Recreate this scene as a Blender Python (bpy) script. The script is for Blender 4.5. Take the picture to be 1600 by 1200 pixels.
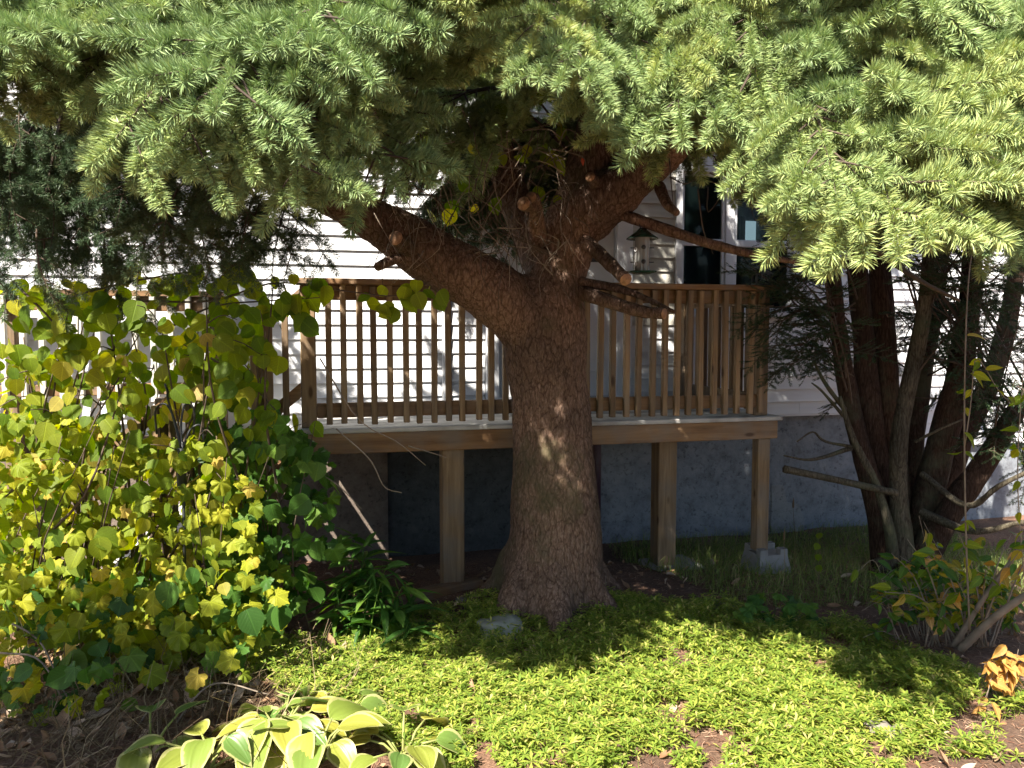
import bpy, math, random
import numpy as np
from mathutils import Vector, Matrix, noise

for o in list(bpy.data.objects):
    bpy.data.objects.remove(o, do_unlink=True)
sc = bpy.context.scene
COL = sc.collection
R = math.radians
rnd = random.Random(11)
npr = np.random.default_rng(5)

# ------------------------------------------------------------------ camera
CAM_H, PITCH, FPX = 1.65, R(3.81), 1200.0
cam_d = bpy.data.cameras.new('camera')
cam_d.sensor_width = 36.0
cam_d.lens = 36.0 * FPX / 1600.0
cam_d.clip_start, cam_d.clip_end = 0.05, 500
cam = bpy.data.objects.new('camera', cam_d)
COL.objects.link(cam)
cam.location = (0, 0, CAM_H)
cam.rotation_euler = (R(90) - PITCH, 0, 0)
sc.camera = cam

# ------------------------------------------------------------------ sky, sun, exposure
SUN_EL, SUN_AZ = R(49), R(31)           # azimuth: to the left of straight behind the camera
SUN = Vector((-math.sin(SUN_AZ) * math.cos(SUN_EL), -math.cos(SUN_AZ) * math.cos(SUN_EL), math.sin(SUN_EL)))
w = bpy.data.worlds.new('World')
sc.world = w
w.use_nodes = True
wn = w.node_tree
bg = wn.nodes['Background']
sky = wn.nodes.new('ShaderNodeTexSky')
sky.sky_type = 'NISHITA'
sky.sun_disc = False
sky.sun_elevation = SUN_EL
sky.sun_rotation = math.atan2(SUN.x, SUN.y)
wn.links.new(sky.outputs[0], bg.inputs['Color'])
bg.inputs['Strength'].default_value = 0.05
sun_d = bpy.data.lights.new('sun', 'SUN')
sun_d.energy = 5.0
sun_d.angle = R(0.53)
sun_d.color = (1.0, 0.93, 0.82)
sun = bpy.data.objects.new('sun', sun_d)
COL.objects.link(sun)
sun.rotation_euler = SUN.to_track_quat('Z', 'Y').to_euler()
sun.location = SUN * 20
vs = sc.view_settings
vs.view_transform = 'Standard'
vs.look = 'None'
vs.exposure = 1.8
vs.gamma = 1.0
vs.use_curve_mapping = False
sc.cycles.max_bounces = 5
sc.cycles.diffuse_bounces = 1
sc.cycles.use_adaptive_sampling = True
sc.cycles.adaptive_threshold = 0.03
sc.cycles.transparent_max_bounces = 8
sc.cycles.transmission_bounces = 4
sc.cycles.use_denoising = True

# ------------------------------------------------------------------ helpers
def at(px, py, Y):
    dx, dy = (px - 800) / FPX, (600 - py) / FPX
    cp, sp = math.cos(PITCH), math.sin(PITCH)
    k = Y / (cp + dy * sp)
    return Vector((dx * k, Y, CAM_H + k * (-sp + dy * cp)))

W = {}
def link(o, parent=None, M=None):
    COL.objects.link(o)
    M = M if M is not None else Matrix()
    W[o.name] = M
    if parent is not None:
        o.parent = parent
        o.matrix_basis = W[parent.name].inverted() @ M
    else:
        o.matrix_basis = M
    return o

def thing(name, loc, label, cat, group=None, rz=0.0):
    o = bpy.data.objects.new(name, None)
    o.empty_display_size = 0.1
    o['label'] = label; o['category'] = cat
    if group: o['group'] = group
    return link(o, None, Matrix.Translation(Vector(loc)) @ Matrix.Rotation(rz, 4, 'Z'))

def tag(o, label, cat, group=None):
    o['label'] = label; o['category'] = cat
    if group: o['group'] = group
    return o

def mesh(name, v, f, mats, smooth=True, mi=None):
    me = bpy.data.meshes.new(name)
    if isinstance(f, np.ndarray):
        v = np.asarray(v, dtype=np.float32)
        k = f.shape[1]
        me.vertices.add(len(v)); me.vertices.foreach_set('co', v.ravel())
        me.loops.add(f.size); me.loops.foreach_set('vertex_index', f.astype(np.int32).ravel())
        me.polygons.add(len(f))
        me.polygons.foreach_set('loop_start', np.arange(0, f.size, k, dtype=np.int32))
        me.update(calc_edges=True)
    else:
        me.from_pydata([tuple(p) for p in v], [], f)
    for m in (mats if isinstance(mats, (list, tuple)) else [mats]):
        me.materials.append(m)
    if mi is not None:
        me.polygons.foreach_set('material_index', np.asarray(mi, dtype=np.int32))
    if smooth:
        me.polygons.foreach_set('use_smooth', np.ones(len(me.polygons), dtype=bool))
    me.update()
    return me

def obj(name, me, parent=None, M=None):
    return link(bpy.data.objects.new(name, me), parent, M)

class MB:
    """collects faces of one mesh"""
    def __init__(s): s.v, s.f, s.m = [], [], []
    def add(s, v, f, m=0):
        b = len(s.v); s.v += [tuple(p) for p in v]
        s.f += [tuple(i + b for i in q) for q in f]; s.m += [m] * len(f)
        return s
    def box(s, x0, x1, y0, y1, z0, z1, c=0.0, m=0):
        """box with chamfered edges"""
        if c <= 0:
            v = [(x, y, z) for x in (x0, x1) for y in (y0, y1) for z in (z0, z1)]
            return s.add(v, [(0,1,3,2), (4,6,7,5), (0,4,5,1), (2,3,7,6), (0,2,6,4), (1,5,7,3)], m)
        v, idx = [], {}
        X, Y, Z = (x0, x1), (y0, y1), (z0, z1)
        for i in (0, 1):
            for j in (0, 1):
                for k in (0, 1):
                    sx, sy, sz = (c if i == 0 else -c), (c if j == 0 else -c), (c if k == 0 else -c)
                    for a in range(3):
                        p = [X[i] + sx, Y[j] + sy, Z[k] + sz]
                        p[a] = (X[i], Y[j], Z[k])[a]
                        idx[i, j, k, a] = len(v); v.append(p)
        f = []
        for a in range(3):
            o1, o2 = [b for b in range(3) if b != a]
            for side in (0, 1):
                q = []
                for (p, r) in ((0, 0), (1, 0), (1, 1), (0, 1)):
                    t = [0, 0, 0]; t[a] = side; t[o1] = p; t[o2] = r
                    q.append(idx[t[0], t[1], t[2], a])
                f.append(tuple(q))
            for p in (0, 1):
                for r in (0, 1):
                    t0 = [0, 0, 0]; t0[o1] = p; t0[o2] = r
                    t1 = list(t0); t1[a] = 1
                    f.append((idx[(*t0, o1)], idx[(*t1, o1)], idx[(*t1, o2)], idx[(*t0, o2)]))
        for i in (0, 1):
            for j in (0, 1):
                for k in (0, 1):
                    f.append((idx[i, j, k, 0], idx[i, j, k, 1], idx[i, j, k, 2]))
        return s.add(v, f, m)
    def tube(s, pts, rad, n=8, cap=True, m=0):
        v, f = tube(pts, rad, n, cap)
        return s.add(v, f, m)
    def lathe(s, prof, c=(0, 0, 0), n=20, m=0):
        v, f = [], []
        for (r, z) in prof:
            for i in range(n):
                a = 2 * math.pi * i / n
                v.append((c[0] + r * math.cos(a), c[1] + r * math.sin(a), c[2] + z))
        for j in range(len(prof) - 1):
            for i in range(n):
                f.append((j*n + i, j*n + (i+1) % n, (j+1)*n + (i+1) % n, (j+1)*n + i))
        return s.add(v, f, m)
    def build(s, name, mats, parent=None, M=None, smooth=False, fix=True):
        me = mesh(name, s.v, s.f, mats, smooth, s.m)
        if fix:
            import bmesh
            bm = bmesh.new(); bm.from_mesh(me)
            bmesh.ops.recalc_face_normals(bm, faces=bm.faces[:]); bm.to_mesh(me); bm.free()
        return obj(name, me, parent, M)

def tube(pts, rad, n=8, cap=True):
    pts = [Vector(p) for p in pts]
    v, f = [], []
    up = Vector((0.3, 0.5, 0.8)).normalized()
    for i, p in enumerate(pts):
        t = (pts[min(i + 1, len(pts) - 1)] - pts[max(i - 1, 0)])
        t = t.normalized() if t.length > 1e-9 else Vector((0, 0, 1))
        a = up - t * up.dot(t)
        if a.length < 1e-3: a = Vector((1, 0, 0)) - t * t.x
        a.normalize(); up = a
        b = t.cross(a)
        r = rad[i] if isinstance(rad, (list, tuple)) else rad
        for k in range(n):
            th = 2 * math.pi * k / n
            v.append(p + (a * math.cos(th) + b * math.sin(th)) * r)
    for i in range(len(pts) - 1):
        for k in range(n):
            f.append((i*n + k, i*n + (k+1) % n, (i+1)*n + (k+1) % n, (i+1)*n + k))
    if cap:
        f.append(tuple(range(n))[::-1]); f.append(tuple(range((len(pts)-1)*n, len(pts)*n)))
    return v, f

def spline(pts, n):
    """Catmull-Rom through points (any dimension)"""
    P = [np.array(p, dtype=float) for p in pts]
    P = [2*P[0] - P[1]] + P + [2*P[-1] - P[-2]]
    out = []
    m = len(P) - 3
    for i in range(n):
        t = i / (n - 1) * m
        k = min(int(t), m - 1); t -= k
        a, b, c, d = P[k:k+4]
        out.append(0.5*((2*b) + (-a + c)*t + (2*a - 5*b + 4*c - d)*t*t + (-a + 3*b - 3*c + d)*t**3))
    return out

def frame(pos, tip, nrm, s=1.0):
    y = Vector(tip).normalized(); z = Vector(nrm)
    z = z - y * z.dot(y)
    if z.length < 1e-4: z = Vector((0.2, 0.3, 1)); z = z - y * z.dot(y)
    z.normalize(); x = y.cross(z)
    M = Matrix((x, y, z)).transposed().to_4x4()
    M = M @ Matrix.Scale(s, 4)
    M.translation = pos
    return M

def inpoly(x, y, P):
    r = False; j = len(P) - 1
    for i in range(len(P)):
        xi, yi = P[i]; xj, yj = P[j]
        if (yi > y) != (yj > y) and x < (xj - xi) * (y - yi) / (yj - yi) + xi: r = not r
        j = i
    return r

def rv(s=1.0):
    return Vector((rnd.gauss(0, s), rnd.gauss(0, s), rnd.gauss(0, s)))

# ------------------------------------------------------------------ materials
def newmat(name):
    m = bpy.data.materials.new(name); m.use_nodes = True
    nt = m.node_tree; b = nt.nodes['Principled BSDF']
    return m, nt, b

def nd(nt, t, **kw):
    n = nt.nodes.new(t)
    for k, v in kw.items():
        if k in n.inputs: n.inputs[k].default_value = v
        else: setattr(n, k, v)
    return n

def coords(nt, scale=(1, 1, 1), kind='Object'):
    tc = nd(nt, 'ShaderNodeTexCoord'); mp = nd(nt, 'ShaderNodeMapping')
    mp.inputs['Scale'].default_value = scale
    nt.links.new(tc.outputs[kind], mp.inputs['Vector'])
    return mp.outputs[0]

def ramp(nt, fac, stops):
    r = nd(nt, 'ShaderNodeValToRGB')
    e = r.color_ramp.elements
    while len(e) < len(stops): e.new(0.5)
    for k, (p, c) in enumerate(stops):
        e[k].position = p; e[k].color = (*c, 1)
    nt.links.new(fac, r.inputs[0])
    return r.outputs[0]

def rand_mix(nt, w):
    oi = nd(nt, 'ShaderNodeObjectInfo'); ge = nd(nt, 'ShaderNodeNewGeometry')
    a = nd(nt, 'ShaderNodeMix', data_type='FLOAT'); a.inputs[0].default_value = w
    nt.links.new(oi.outputs['Random'], a.inputs[2]); nt.links.new(ge.outputs['Random Per Island'], a.inputs[3])
    return a.outputs[0]
def rand_fac(nt):
    oi = nd(nt, 'ShaderNodeObjectInfo'); ge = nd(nt, 'ShaderNodeNewGeometry')
    a = nd(nt, 'ShaderNodeMath', operation='ADD')
    nt.links.new(oi.outputs['Random'], a.inputs[0]); nt.links.new(ge.outputs['Random Per Island'], a.inputs[1])
    fr = nd(nt, 'ShaderNodeMath', operation='FRACT'); nt.links.new(a.outputs[0], fr.inputs[0])
    return fr.outputs[0]

def mixc(nt, fac, a, b, mode='MIX'):
    m = nd(nt, 'ShaderNodeMix', data_type='RGBA', blend_type=mode)
    for sock, val in ((m.inputs[0], fac), (m.inputs[6], a), (m.inputs[7], b)):
        if hasattr(val, 'links'): nt.links.new(val, sock)
        else: sock.default_value = (*val, 1) if isinstance(val, tuple) else val
    return m.outputs[2]

def bump(nt, b, h, strength=0.4, dist=0.01):
    bp = nd(nt, 'ShaderNodeBump', Strength=strength, Distance=dist)
    nt.links.new(h, bp.inputs['Height']); nt.links.new(bp.outputs[0], b.inputs['Normal'])

def leafmat(name, stops, trans=0.35, rough=0.45, vein=0.15, nscale=40.0, ribs=0.0, island=None):
    """leaf: random colour per leaf, mottling, diffuse + translucent"""
    m, nt, b = newmat(name)
    f = rand_fac(nt) if island is None else rand_mix(nt, island)
    c = ramp(nt, f, stops)
    n = nd(nt, 'ShaderNodeTexNoise', Scale=nscale, Detail=3.0)
    nt.links.new(coords(nt), n.inputs['Vector'])
    n2 = nd(nt, 'ShaderNodeMapRange'); n2.inputs[1].default_value = 0.3; n2.inputs[2].default_value = 0.7
    n2.inputs[3].default_value = 1 - vein; n2.inputs[4].default_value = 1 + vein
    nt.links.new(n.outputs[0], n2.inputs[0])
    h = nd(nt, 'ShaderNodeHueSaturation'); nt.links.new(c, h.inputs['Color']); nt.links.new(n2.outputs[0], h.inputs['Value'])
    if ribs:
        au = nd(nt, 'ShaderNodeAttribute', attribute_name='lu'); av = nd(nt, 'ShaderNodeAttribute', attribute_name='lv')
        mid = nd(nt, 'ShaderNodeMapRange'); mid.inputs[1].default_value = .012; mid.inputs[2].default_value = .04; mid.inputs[3].default_value = 1; mid.inputs[4].default_value = 0
        nt.links.new(au.outputs['Fac'], mid.inputs[0])
        s1 = nd(nt, 'ShaderNodeMath', operation='MULTIPLY_ADD'); s1.inputs[1].default_value = -.85; nt.links.new(au.outputs['Fac'], s1.inputs[0]); nt.links.new(av.outputs['Fac'], s1.inputs[2])
        s2 = nd(nt, 'ShaderNodeMath', operation='MULTIPLY'); s2.inputs[1].default_value = 6.5; nt.links.new(s1.outputs[0], s2.inputs[0])
        s3 = nd(nt, 'ShaderNodeMath', operation='PINGPONG'); s3.inputs[1].default_value = .5; nt.links.new(s2.outputs[0], s3.inputs[0])
        s4 = nd(nt, 'ShaderNodeMapRange'); s4.inputs[1].default_value = .02; s4.inputs[2].default_value = .10; s4.inputs[3].default_value = .6; s4.inputs[4].default_value = 0
        nt.links.new(s3.outputs[0], s4.inputs[0])
        mxm = nd(nt, 'ShaderNodeMath', operation='MAXIMUM'); nt.links.new(mid.outputs[0], mxm.inputs[0]); nt.links.new(s4.outputs[0], mxm.inputs[1])
        vv_ = nd(nt, 'ShaderNodeMath', operation='MULTIPLY_ADD'); vv_.inputs[1].default_value = ribs; vv_.inputs[2].default_value = 1.0; nt.links.new(mxm.outputs[0], vv_.inputs[0])
        mu_ = nd(nt, 'ShaderNodeMath', operation='MULTIPLY'); nt.links.new(vv_.outputs[0], mu_.inputs[0]); nt.links.new(n2.outputs[0], mu_.inputs[1])
        nt.links.new(mu_.outputs[0], h.inputs['Value'])
        bump(nt, b, mxm.outputs[0], .5, -.002)
    nt.links.new(h.outputs[0], b.inputs['Base Color'])
    b.inputs['Roughness'].default_value = rough
    b.inputs['Specular IOR Level'].default_value = 0.22
    tr = nd(nt, 'ShaderNodeBsdfTranslucent')
    g = nd(nt, 'ShaderNodeHueSaturation', Saturation=1.15, Value=1.25)
    nt.links.new(h.outputs[0], g.inputs['Color']); nt.links.new(g.outputs[0], tr.inputs['Color'])
    mx = nd(nt, 'ShaderNodeMixShader'); mx.inputs[0].default_value = trans
    nt.links.new(b.outputs[0], mx.inputs[1]); nt.links.new(tr.outputs[0], mx.inputs[2])
    nt.links.new(mx.outputs[0], nt.nodes['Material Output'].inputs['Surface'])
    return m

def plain(name, col, rough=0.6, var=0.15, nscale=12.0, bmp=0.0, stretch=(1, 1, 1), metal=0.0, bscale=None):
    m, nt, b = newmat(name)
    n = nd(nt, 'ShaderNodeTexNoise', Scale=nscale, Detail=5.0)
    co = coords(nt, stretch); nt.links.new(co, n.inputs['Vector'])
    oi = nd(nt, 'ShaderNodeObjectInfo')
    mr = nd(nt, 'ShaderNodeMapRange'); mr.inputs[1].default_value = 0.25; mr.inputs[2].default_value = 0.75
    mr.inputs[3].default_value = 1 - var; mr.inputs[4].default_value = 1 + var
    nt.links.new(n.outputs[0], mr.inputs[0])
    mr2 = nd(nt, 'ShaderNodeMapRange'); mr2.inputs[3].default_value = 1 - var * .6; mr2.inputs[4].default_value = 1 + var * .6
    nt.links.new(oi.outputs['Random'], mr2.inputs[0])
    mu = nd(nt, 'ShaderNodeMath', operation='MULTIPLY'); nt.links.new(mr.outputs[0], mu.inputs[0]); nt.links.new(mr2.outputs[0], mu.inputs[1])
    h = nd(nt, 'ShaderNodeHueSaturation'); h.inputs['Color'].default_value = (*col, 1)
    nt.links.new(mu.outputs[0], h.inputs['Value']); nt.links.new(h.outputs[0], b.inputs['Base Color'])
    b.inputs['Roughness'].default_value = rough; b.inputs['Metallic'].default_value = metal
    if bmp:
        n3 = nd(nt, 'ShaderNodeTexNoise', Scale=bscale or nscale * 4, Detail=6.0); nt.links.new(co, n3.inputs['Vector'])
        bump(nt, b, n3.outputs[0], bmp, 0.006)
    return m

def woodmat(name, axis, c1, c2, c3):
    m, nt, b = newmat(name)
    st = [28, 28, 28]; st[axis] = 1.6
    oi = nd(nt, 'ShaderNodeObjectInfo')
    tc = nd(nt, 'ShaderNodeTexCoord'); ad = nd(nt, 'ShaderNodeVectorMath', operation='ADD')
    sc_ = nd(nt, 'ShaderNodeVectorMath', operation='SCALE'); sc_.inputs[0].default_value = (7, 5, 9)
    nt.links.new(oi.outputs['Random'], sc_.inputs['Scale'])
    nt.links.new(tc.outputs['Object'], ad.inputs[0]); nt.links.new(sc_.outputs[0], ad.inputs[1])
    mp = nd(nt, 'ShaderNodeMapping'); mp.inputs['Scale'].default_value = st
    nt.links.new(ad.outputs[0], mp.inputs['Vector'])
    n = nd(nt, 'ShaderNodeTexNoise', Scale=1.0, Detail=8.0, Roughness=0.65, Distortion=0.6)
    nt.links.new(mp.outputs[0], n.inputs['Vector'])
    c = ramp(nt, n.outputs[0], [(0.28, c1), (0.5, c2), (0.72, c3)])
    n2 = nd(nt, 'ShaderNodeTexNoise', Scale=5.0, Detail=4.0); nt.links.new(ad.outputs[0], n2.inputs['Vector'])
    grey = ramp(nt, n2.outputs[0], [(0.42, (0, 0, 0)), (0.68, (0.6, 0.6, 0.6))])
    c = mixc(nt, grey, c, (0.17, 0.145, 0.12))
    # knots
    mp2 = nd(nt, 'ShaderNodeMapping'); s2 = [9, 9, 9]; s2[axis] = 3.2; mp2.inputs['Scale'].default_value = s2
    nt.links.new(ad.outputs[0], mp2.inputs['Vector'])
    vo = nd(nt, 'ShaderNodeTexVoronoi', Scale=1.0); nt.links.new(mp2.outputs[0], vo.inputs['Vector'])
    kn = ramp(nt, vo.outputs['Distance'], [(0.07, (1, 1, 1)), (0.16, (0, 0, 0))])
    c = mixc(nt, kn, c, (0.07, 0.035, 0.015))
    mr = nd(nt, 'ShaderNodeMapRange'); mr.inputs[3].default_value = 0.78; mr.inputs[4].default_value = 1.2
    nt.links.new(oi.outputs['Random'], mr.inputs[0])
    h = nd(nt, 'ShaderNodeHueSaturation'); nt.links.new(c, h.inputs['Color']); nt.links.new(mr.outputs[0], h.inputs['Value'])
    nt.links.new(h.outputs[0], b.inputs['Base Color'])
    b.inputs['Roughness'].default_value = 0.75
    bump(nt, b, n.outputs[0], 0.35, 0.003)
    return m

def barkmat(name, cols, sc1=(14, 14, 5), moss=None, dist=0.02, strength=0.9):
    m, nt, b = newmat(name)
    co = coords(nt, sc1)
    wn_ = nd(nt, 'ShaderNodeTexNoise', Scale=1.4, Detail=4.0); nt.links.new(co, wn_.inputs['Vector'])
    add = nd(nt, 'ShaderNodeVectorMath', operation='ADD')
    sub = nd(nt, 'ShaderNodeVectorMath', operation='SCALE'); sub.inputs['Scale'].default_value = 0.9
    nt.links.new(wn_.outputs['Color'], sub.inputs[0]); nt.links.new(co, add.inputs[0]); nt.links.new(sub.outputs[0], add.inputs[1])
    vo = nd(nt, 'ShaderNodeTexVoronoi', Scale=1.6, feature='F1'); nt.links.new(add.outputs[0], vo.inputs['Vector'])
    ve = nd(nt, 'ShaderNodeTexVoronoi', Scale=1.6, feature='DISTANCE_TO_EDGE'); nt.links.new(add.outputs[0], ve.inputs['Vector'])
    fine = nd(nt, 'ShaderNodeTexNoise', Scale=6.0, Detail=8.0, Roughness=0.7); nt.links.new(co, fine.inputs['Vector'])
    big = nd(nt, 'ShaderNodeTexNoise', Scale=3.0, Detail=4.0); nt.links.new(coords(nt), big.inputs['Vector'])
    c = ramp(nt, fine.outputs[0], [(0.3, cols[0]), (0.5, cols[1]), (0.7, cols[2])])
    cell = ramp(nt, big.outputs[0], [(0.35, (0.7, 0.7, 0.7)), (0.65, (1.25, 1.2, 1.15))])
    c = mixc(nt, 1.0, c, cell, 'MULTIPLY')
    crack = ramp(nt, ve.outputs['Distance'], [(0.0, (0.5, 0.46, 0.43)), (0.10, (1, 1, 1))])
    c = mixc(nt, 1.0, c, crack, 'MULTIPLY')
    if moss:
        mo = nd(nt, 'ShaderNodeTexNoise', Scale=2.2, Detail=6.0, Roughness=0.7); nt.links.new(coords(nt), mo.inputs['Vector'])
        mf = ramp(nt, mo.outputs[0], [(0.52, (0, 0, 0)), (0.68, (0.75, 0.75, 0.75))])
        c = mixc(nt, mf, c, moss)
    nt.links.new(c, b.inputs['Base Color']); b.inputs['Roughness'].default_value = 0.92
    b.inputs['Specular IOR Level'].default_value = 0.2
    hh = nd(nt, 'ShaderNodeMath', operation='MULTIPLY_ADD'); hh.inputs[1].default_value = 1.0
    cl = nd(nt, 'ShaderNodeMath', operation='MINIMUM'); cl.inputs[1].default_value = 0.25
    nt.links.new(ve.outputs['Distance'], cl.inputs[0]); nt.links.new(cl.outputs[0], hh.inputs[0])
    f2 = nd(nt, 'ShaderNodeMath', operation='MULTIPLY'); f2.inputs[1].default_value = 0.5
    nt.links.new(fine.outputs[0], f2.inputs[0]); nt.links.new(f2.outputs[0], hh.inputs[2])
    bump(nt, b, hh.outputs[0], strength, dist)
    return m

M_wood_v = woodmat('treated_wood_vertical', 2, (0.11, 0.066, 0.032), (0.225, 0.145, 0.074), (0.34, 0.24, 0.135))
M_wood_h = woodmat('treated_wood_long', 0, (0.10, 0.05, 0.02), (0.20, 0.108, 0.045), (0.29, 0.175, 0.082))
M_wood_g = woodmat('grey_deck_wood', 0, (0.34, 0.33, 0.31), (0.50, 0.49, 0.46), (0.60, 0.58, 0.55))
M_siding = plain('white_vinyl', (0.74, 0.75, 0.77), 0.5, 0.07, 3.0, 0.05, (0.3, 8, 8))
M_beige = plain('weathered_clapboard', (0.50, 0.48, 0.42), 0.6, 0.14, 4.0, 0.1, (0.4, 8, 10))
M_trim = plain('white_trim', (0.72, 0.73, 0.75), 0.45, 0.05, 8.0)
M_door = plain('white_door_paint', (0.70, 0.71, 0.73), 0.4, 0.05, 5.0)
M_dark = plain('dark_metal', (0.018, 0.02, 0.022), 0.42, 0.3, 30.0, 0.1)
M_green_metal = plain('dark_green_enamel', (0.012, 0.045, 0.032), 0.22, 0.2, 20.0)
M_spruce_bark = barkmat('spruce_bark', ((0.07, 0.043, 0.03), (0.155, 0.10, 0.073), (0.27, 0.195, 0.155)), (16, 16, 6), (0.075, 0.07, 0.035))
M_yew_bark = barkmat('yew_bark', ((0.022, 0.013, 0.009), (0.055, 0.032, 0.022), (0.10, 0.068, 0.05)), (22, 22, 3), (0.07, 0.075, 0.045), 0.012)
M_grey_bark = barkmat('grey_bark', ((0.035, 0.03, 0.02), (0.08, 0.07, 0.05), (0.15, 0.135, 0.10)), (22, 22, 4), (0.09, 0.10, 0.055), 0.01)
M_twig = plain('twig_bark', (0.075, 0.052, 0.036), 0.85, 0.35, 30.0, 0.3)
M_drytwig = plain('bleached_twig', (0.20, 0.16, 0.12), 0.85, 0.35, 20.0, 0.2)
M_cut = plain('sawn_wood', (0.26, 0.15, 0.085), 0.9, 0.6, 35.0, 0.9)
M_needle = leafmat('spruce_needles', [(0.0, (0.17, 0.265, 0.115)), (0.4, (0.27, 0.37, 0.155)), (0.7, (0.37, 0.45, 0.165)), (1.0, (0.50, 0.52, 0.17))], 0.12, 0.42, 0.05, island=.5)
M_needle_shade = leafmat('shaded_spruce_needles', [(0.0, (0.045, 0.085, 0.045)), (0.6, (0.08, 0.125, 0.06)), (1.0, (0.14, 0.15, 0.065))], 0.1, 0.45, 0.05, island=.5)  # older inner needles, with the shade inside the crown put into their colour
M_yew_leaf = leafmat('yew_needles', [(0.0, (0.02, 0.045, 0.02)), (0.6, (0.035, 0.07, 0.028)), (1.0, (0.06, 0.09, 0.03))], 0.15, 0.4, 0.05)
M_vine = leafmat('vine_leaf', [(0.0, (0.10, 0.17, 0.02)), (0.45, (0.17, 0.235, 0.022)), (0.85, (0.29, 0.32, 0.03)), (0.97, (0.37, 0.35, 0.04)), (1.0, (0.45, 0.35, 0.12))], 0.6, 0.5, 0.14, ribs=.35)
M_lobed = leafmat('lobed_leaf', [(0.0, (0.16, 0.22, 0.02)), (0.5, (0.27, 0.31, 0.025)), (0.88, (0.38, 0.37, 0.03)), (1.0, (0.5, 0.37, 0.08))], 0.45, 0.5, 0.14, ribs=.35)
M_green = leafmat('green_leaf', [(0.0, (0.035, 0.09, 0.018)), (0.6, (0.065, 0.145, 0.025)), (1.0, (0.13, 0.21, 0.03))], 0.38, 0.42, 0.12, ribs=.35)
M_autumn = leafmat('autumn_leaf', [(0.0, (0.20, 0.20, 0.03)), (0.4, (0.36, 0.29, 0.05)), (0.75, (0.42, 0.24, 0.06)), (1.0, (0.5, 0.32, 0.14))], 0.4, 0.5, 0.15, ribs=.35)
M_orange = leafmat('orange_leaf', [(0.0, (0.44, 0.24, 0.06)), (0.6, (0.5, 0.27, 0.08)), (1.0, (0.55, 0.38, 0.10))], 0.4, 0.5, 0.15, ribs=.35)
M_wood_ruff = leafmat('woodruff', [(0.0, (0.12, 0.20, 0.03)), (0.5, (0.23, 0.31, 0.045)), (0.85, (0.37, 0.41, 0.07)), (1.0, (0.50, 0.43, 0.16))], 0.35, 0.5, 0.06)
M_grass = leafmat('grass_blades', [(0.0, (0.11, 0.17, 0.04)), (0.7, (0.21, 0.27, 0.065)), (1.0, (0.40, 0.34, 0.16))], 0.3, 0.5, 0.06)
M_straw = leafmat('straw', [(0.0, (0.09, 0.06, 0.035)), (0.6, (0.18, 0.13, 0.075)), (1.0, (0.38, 0.30, 0.18))], 0.2, 0.6, 0.1)
M_litter = leafmat('fallen_needles', [(0.0, (0.10, 0.045, 0.028)), (0.5, (0.27, 0.135, 0.085)), (1.0, (0.46, 0.33, 0.23))], 0.1, 0.8, 0.1)
M_dead = leafmat('dead_leaf', [(0.0, (0.22, 0.12, 0.06)), (0.5, (0.36, 0.23, 0.14)), (1.0, (0.5, 0.40, 0.30))], 0.2, 0.7, 0.2)
M_red = leafmat('red_leaf', [(0.0, (0.42, 0.07, 0.035)), (1.0, (0.5, 0.12, 0.07))], 0.35, 0.5, 0.2)
M_concrete = plain('concrete', (0.25, 0.24, 0.225), 0.9, 0.18, 9.0, 0.5)
M_stone = plain('grey_stone', (0.25, 0.26, 0.21), 0.85, 0.25, 7.0, 0.5)
M_pale_stone = plain('pale_stone', (0.17, 0.15, 0.125), 0.9, 0.4, 14.0, 0.8)
M_pipe = plain('purple_pipe', (0.06, 0.03, 0.045), 0.5, 0.2)

# ground: needle litter and soil
M_ground, nt, b = newmat('soil_and_litter')
co = coords(nt)
n1 = nd(nt, 'ShaderNodeTexNoise', Scale=1.3, Detail=5.0); nt.links.new(co, n1.inputs['Vector'])
n2 = nd(nt, 'ShaderNodeTexNoise', Scale=55.0, Detail=8.0, Roughness=0.75); nt.links.new(co, n2.inputs['Vector'])
c = ramp(nt, n2.outputs[0], [(0.3, (0.075, 0.042, 0.026)), (0.5, (0.19, 0.105, 0.066)), (0.7, (0.34, 0.215, 0.145))])
c2 = ramp(nt, n1.outputs[0], [(0.4, (0.6, 0.6, 0.6)), (0.6, (1.1, 1.05, 1.0))])
nt.links.new(mixc(nt, 1.0, c, c2, 'MULTIPLY'), b.inputs['Base Color'])
b.inputs['Roughness'].default_value = 0.95
bump(nt, b, n2.outputs[0], 0.8, 0.02)

# foundation stucco
def stucco(name, a, bcol, d):
    m, nt, b = newmat(name)
    co = coords(nt)
    n1 = nd(nt, 'ShaderNodeTexNoise', Scale=6.0, Detail=9.0, Roughness=0.75); nt.links.new(co, n1.inputs['Vector'])
    n2 = nd(nt, 'ShaderNodeTexNoise', Scale=26.0, Detail=8.0, Roughness=0.75); nt.links.new(co, n2.inputs['Vector'])
    c = ramp(nt, n1.outputs[0], [(0.32, d), (0.5, a), (0.68, bcol)])
    pit = ramp(nt, n2.outputs[0], [(0.34, (0.4, 0.4, 0.42)), (0.46, (1, 1, 1))])
    nt.links.new(mixc(nt, 1.0, c, pit, 'MULTIPLY'), b.inputs['Base Color'])
    b.inputs['Roughness'].default_value = 0.9
    bump(nt, b, n2.outputs[0], 0.7, 0.012)
    return m
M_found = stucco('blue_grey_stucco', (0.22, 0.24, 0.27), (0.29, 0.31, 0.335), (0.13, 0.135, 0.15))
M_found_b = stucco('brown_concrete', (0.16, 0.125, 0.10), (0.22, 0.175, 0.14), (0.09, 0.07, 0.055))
M_patch = stucco('grey_patch', (0.26, 0.27, 0.28), (0.30, 0.30, 0.30), (0.20, 0.20, 0.20))

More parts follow.
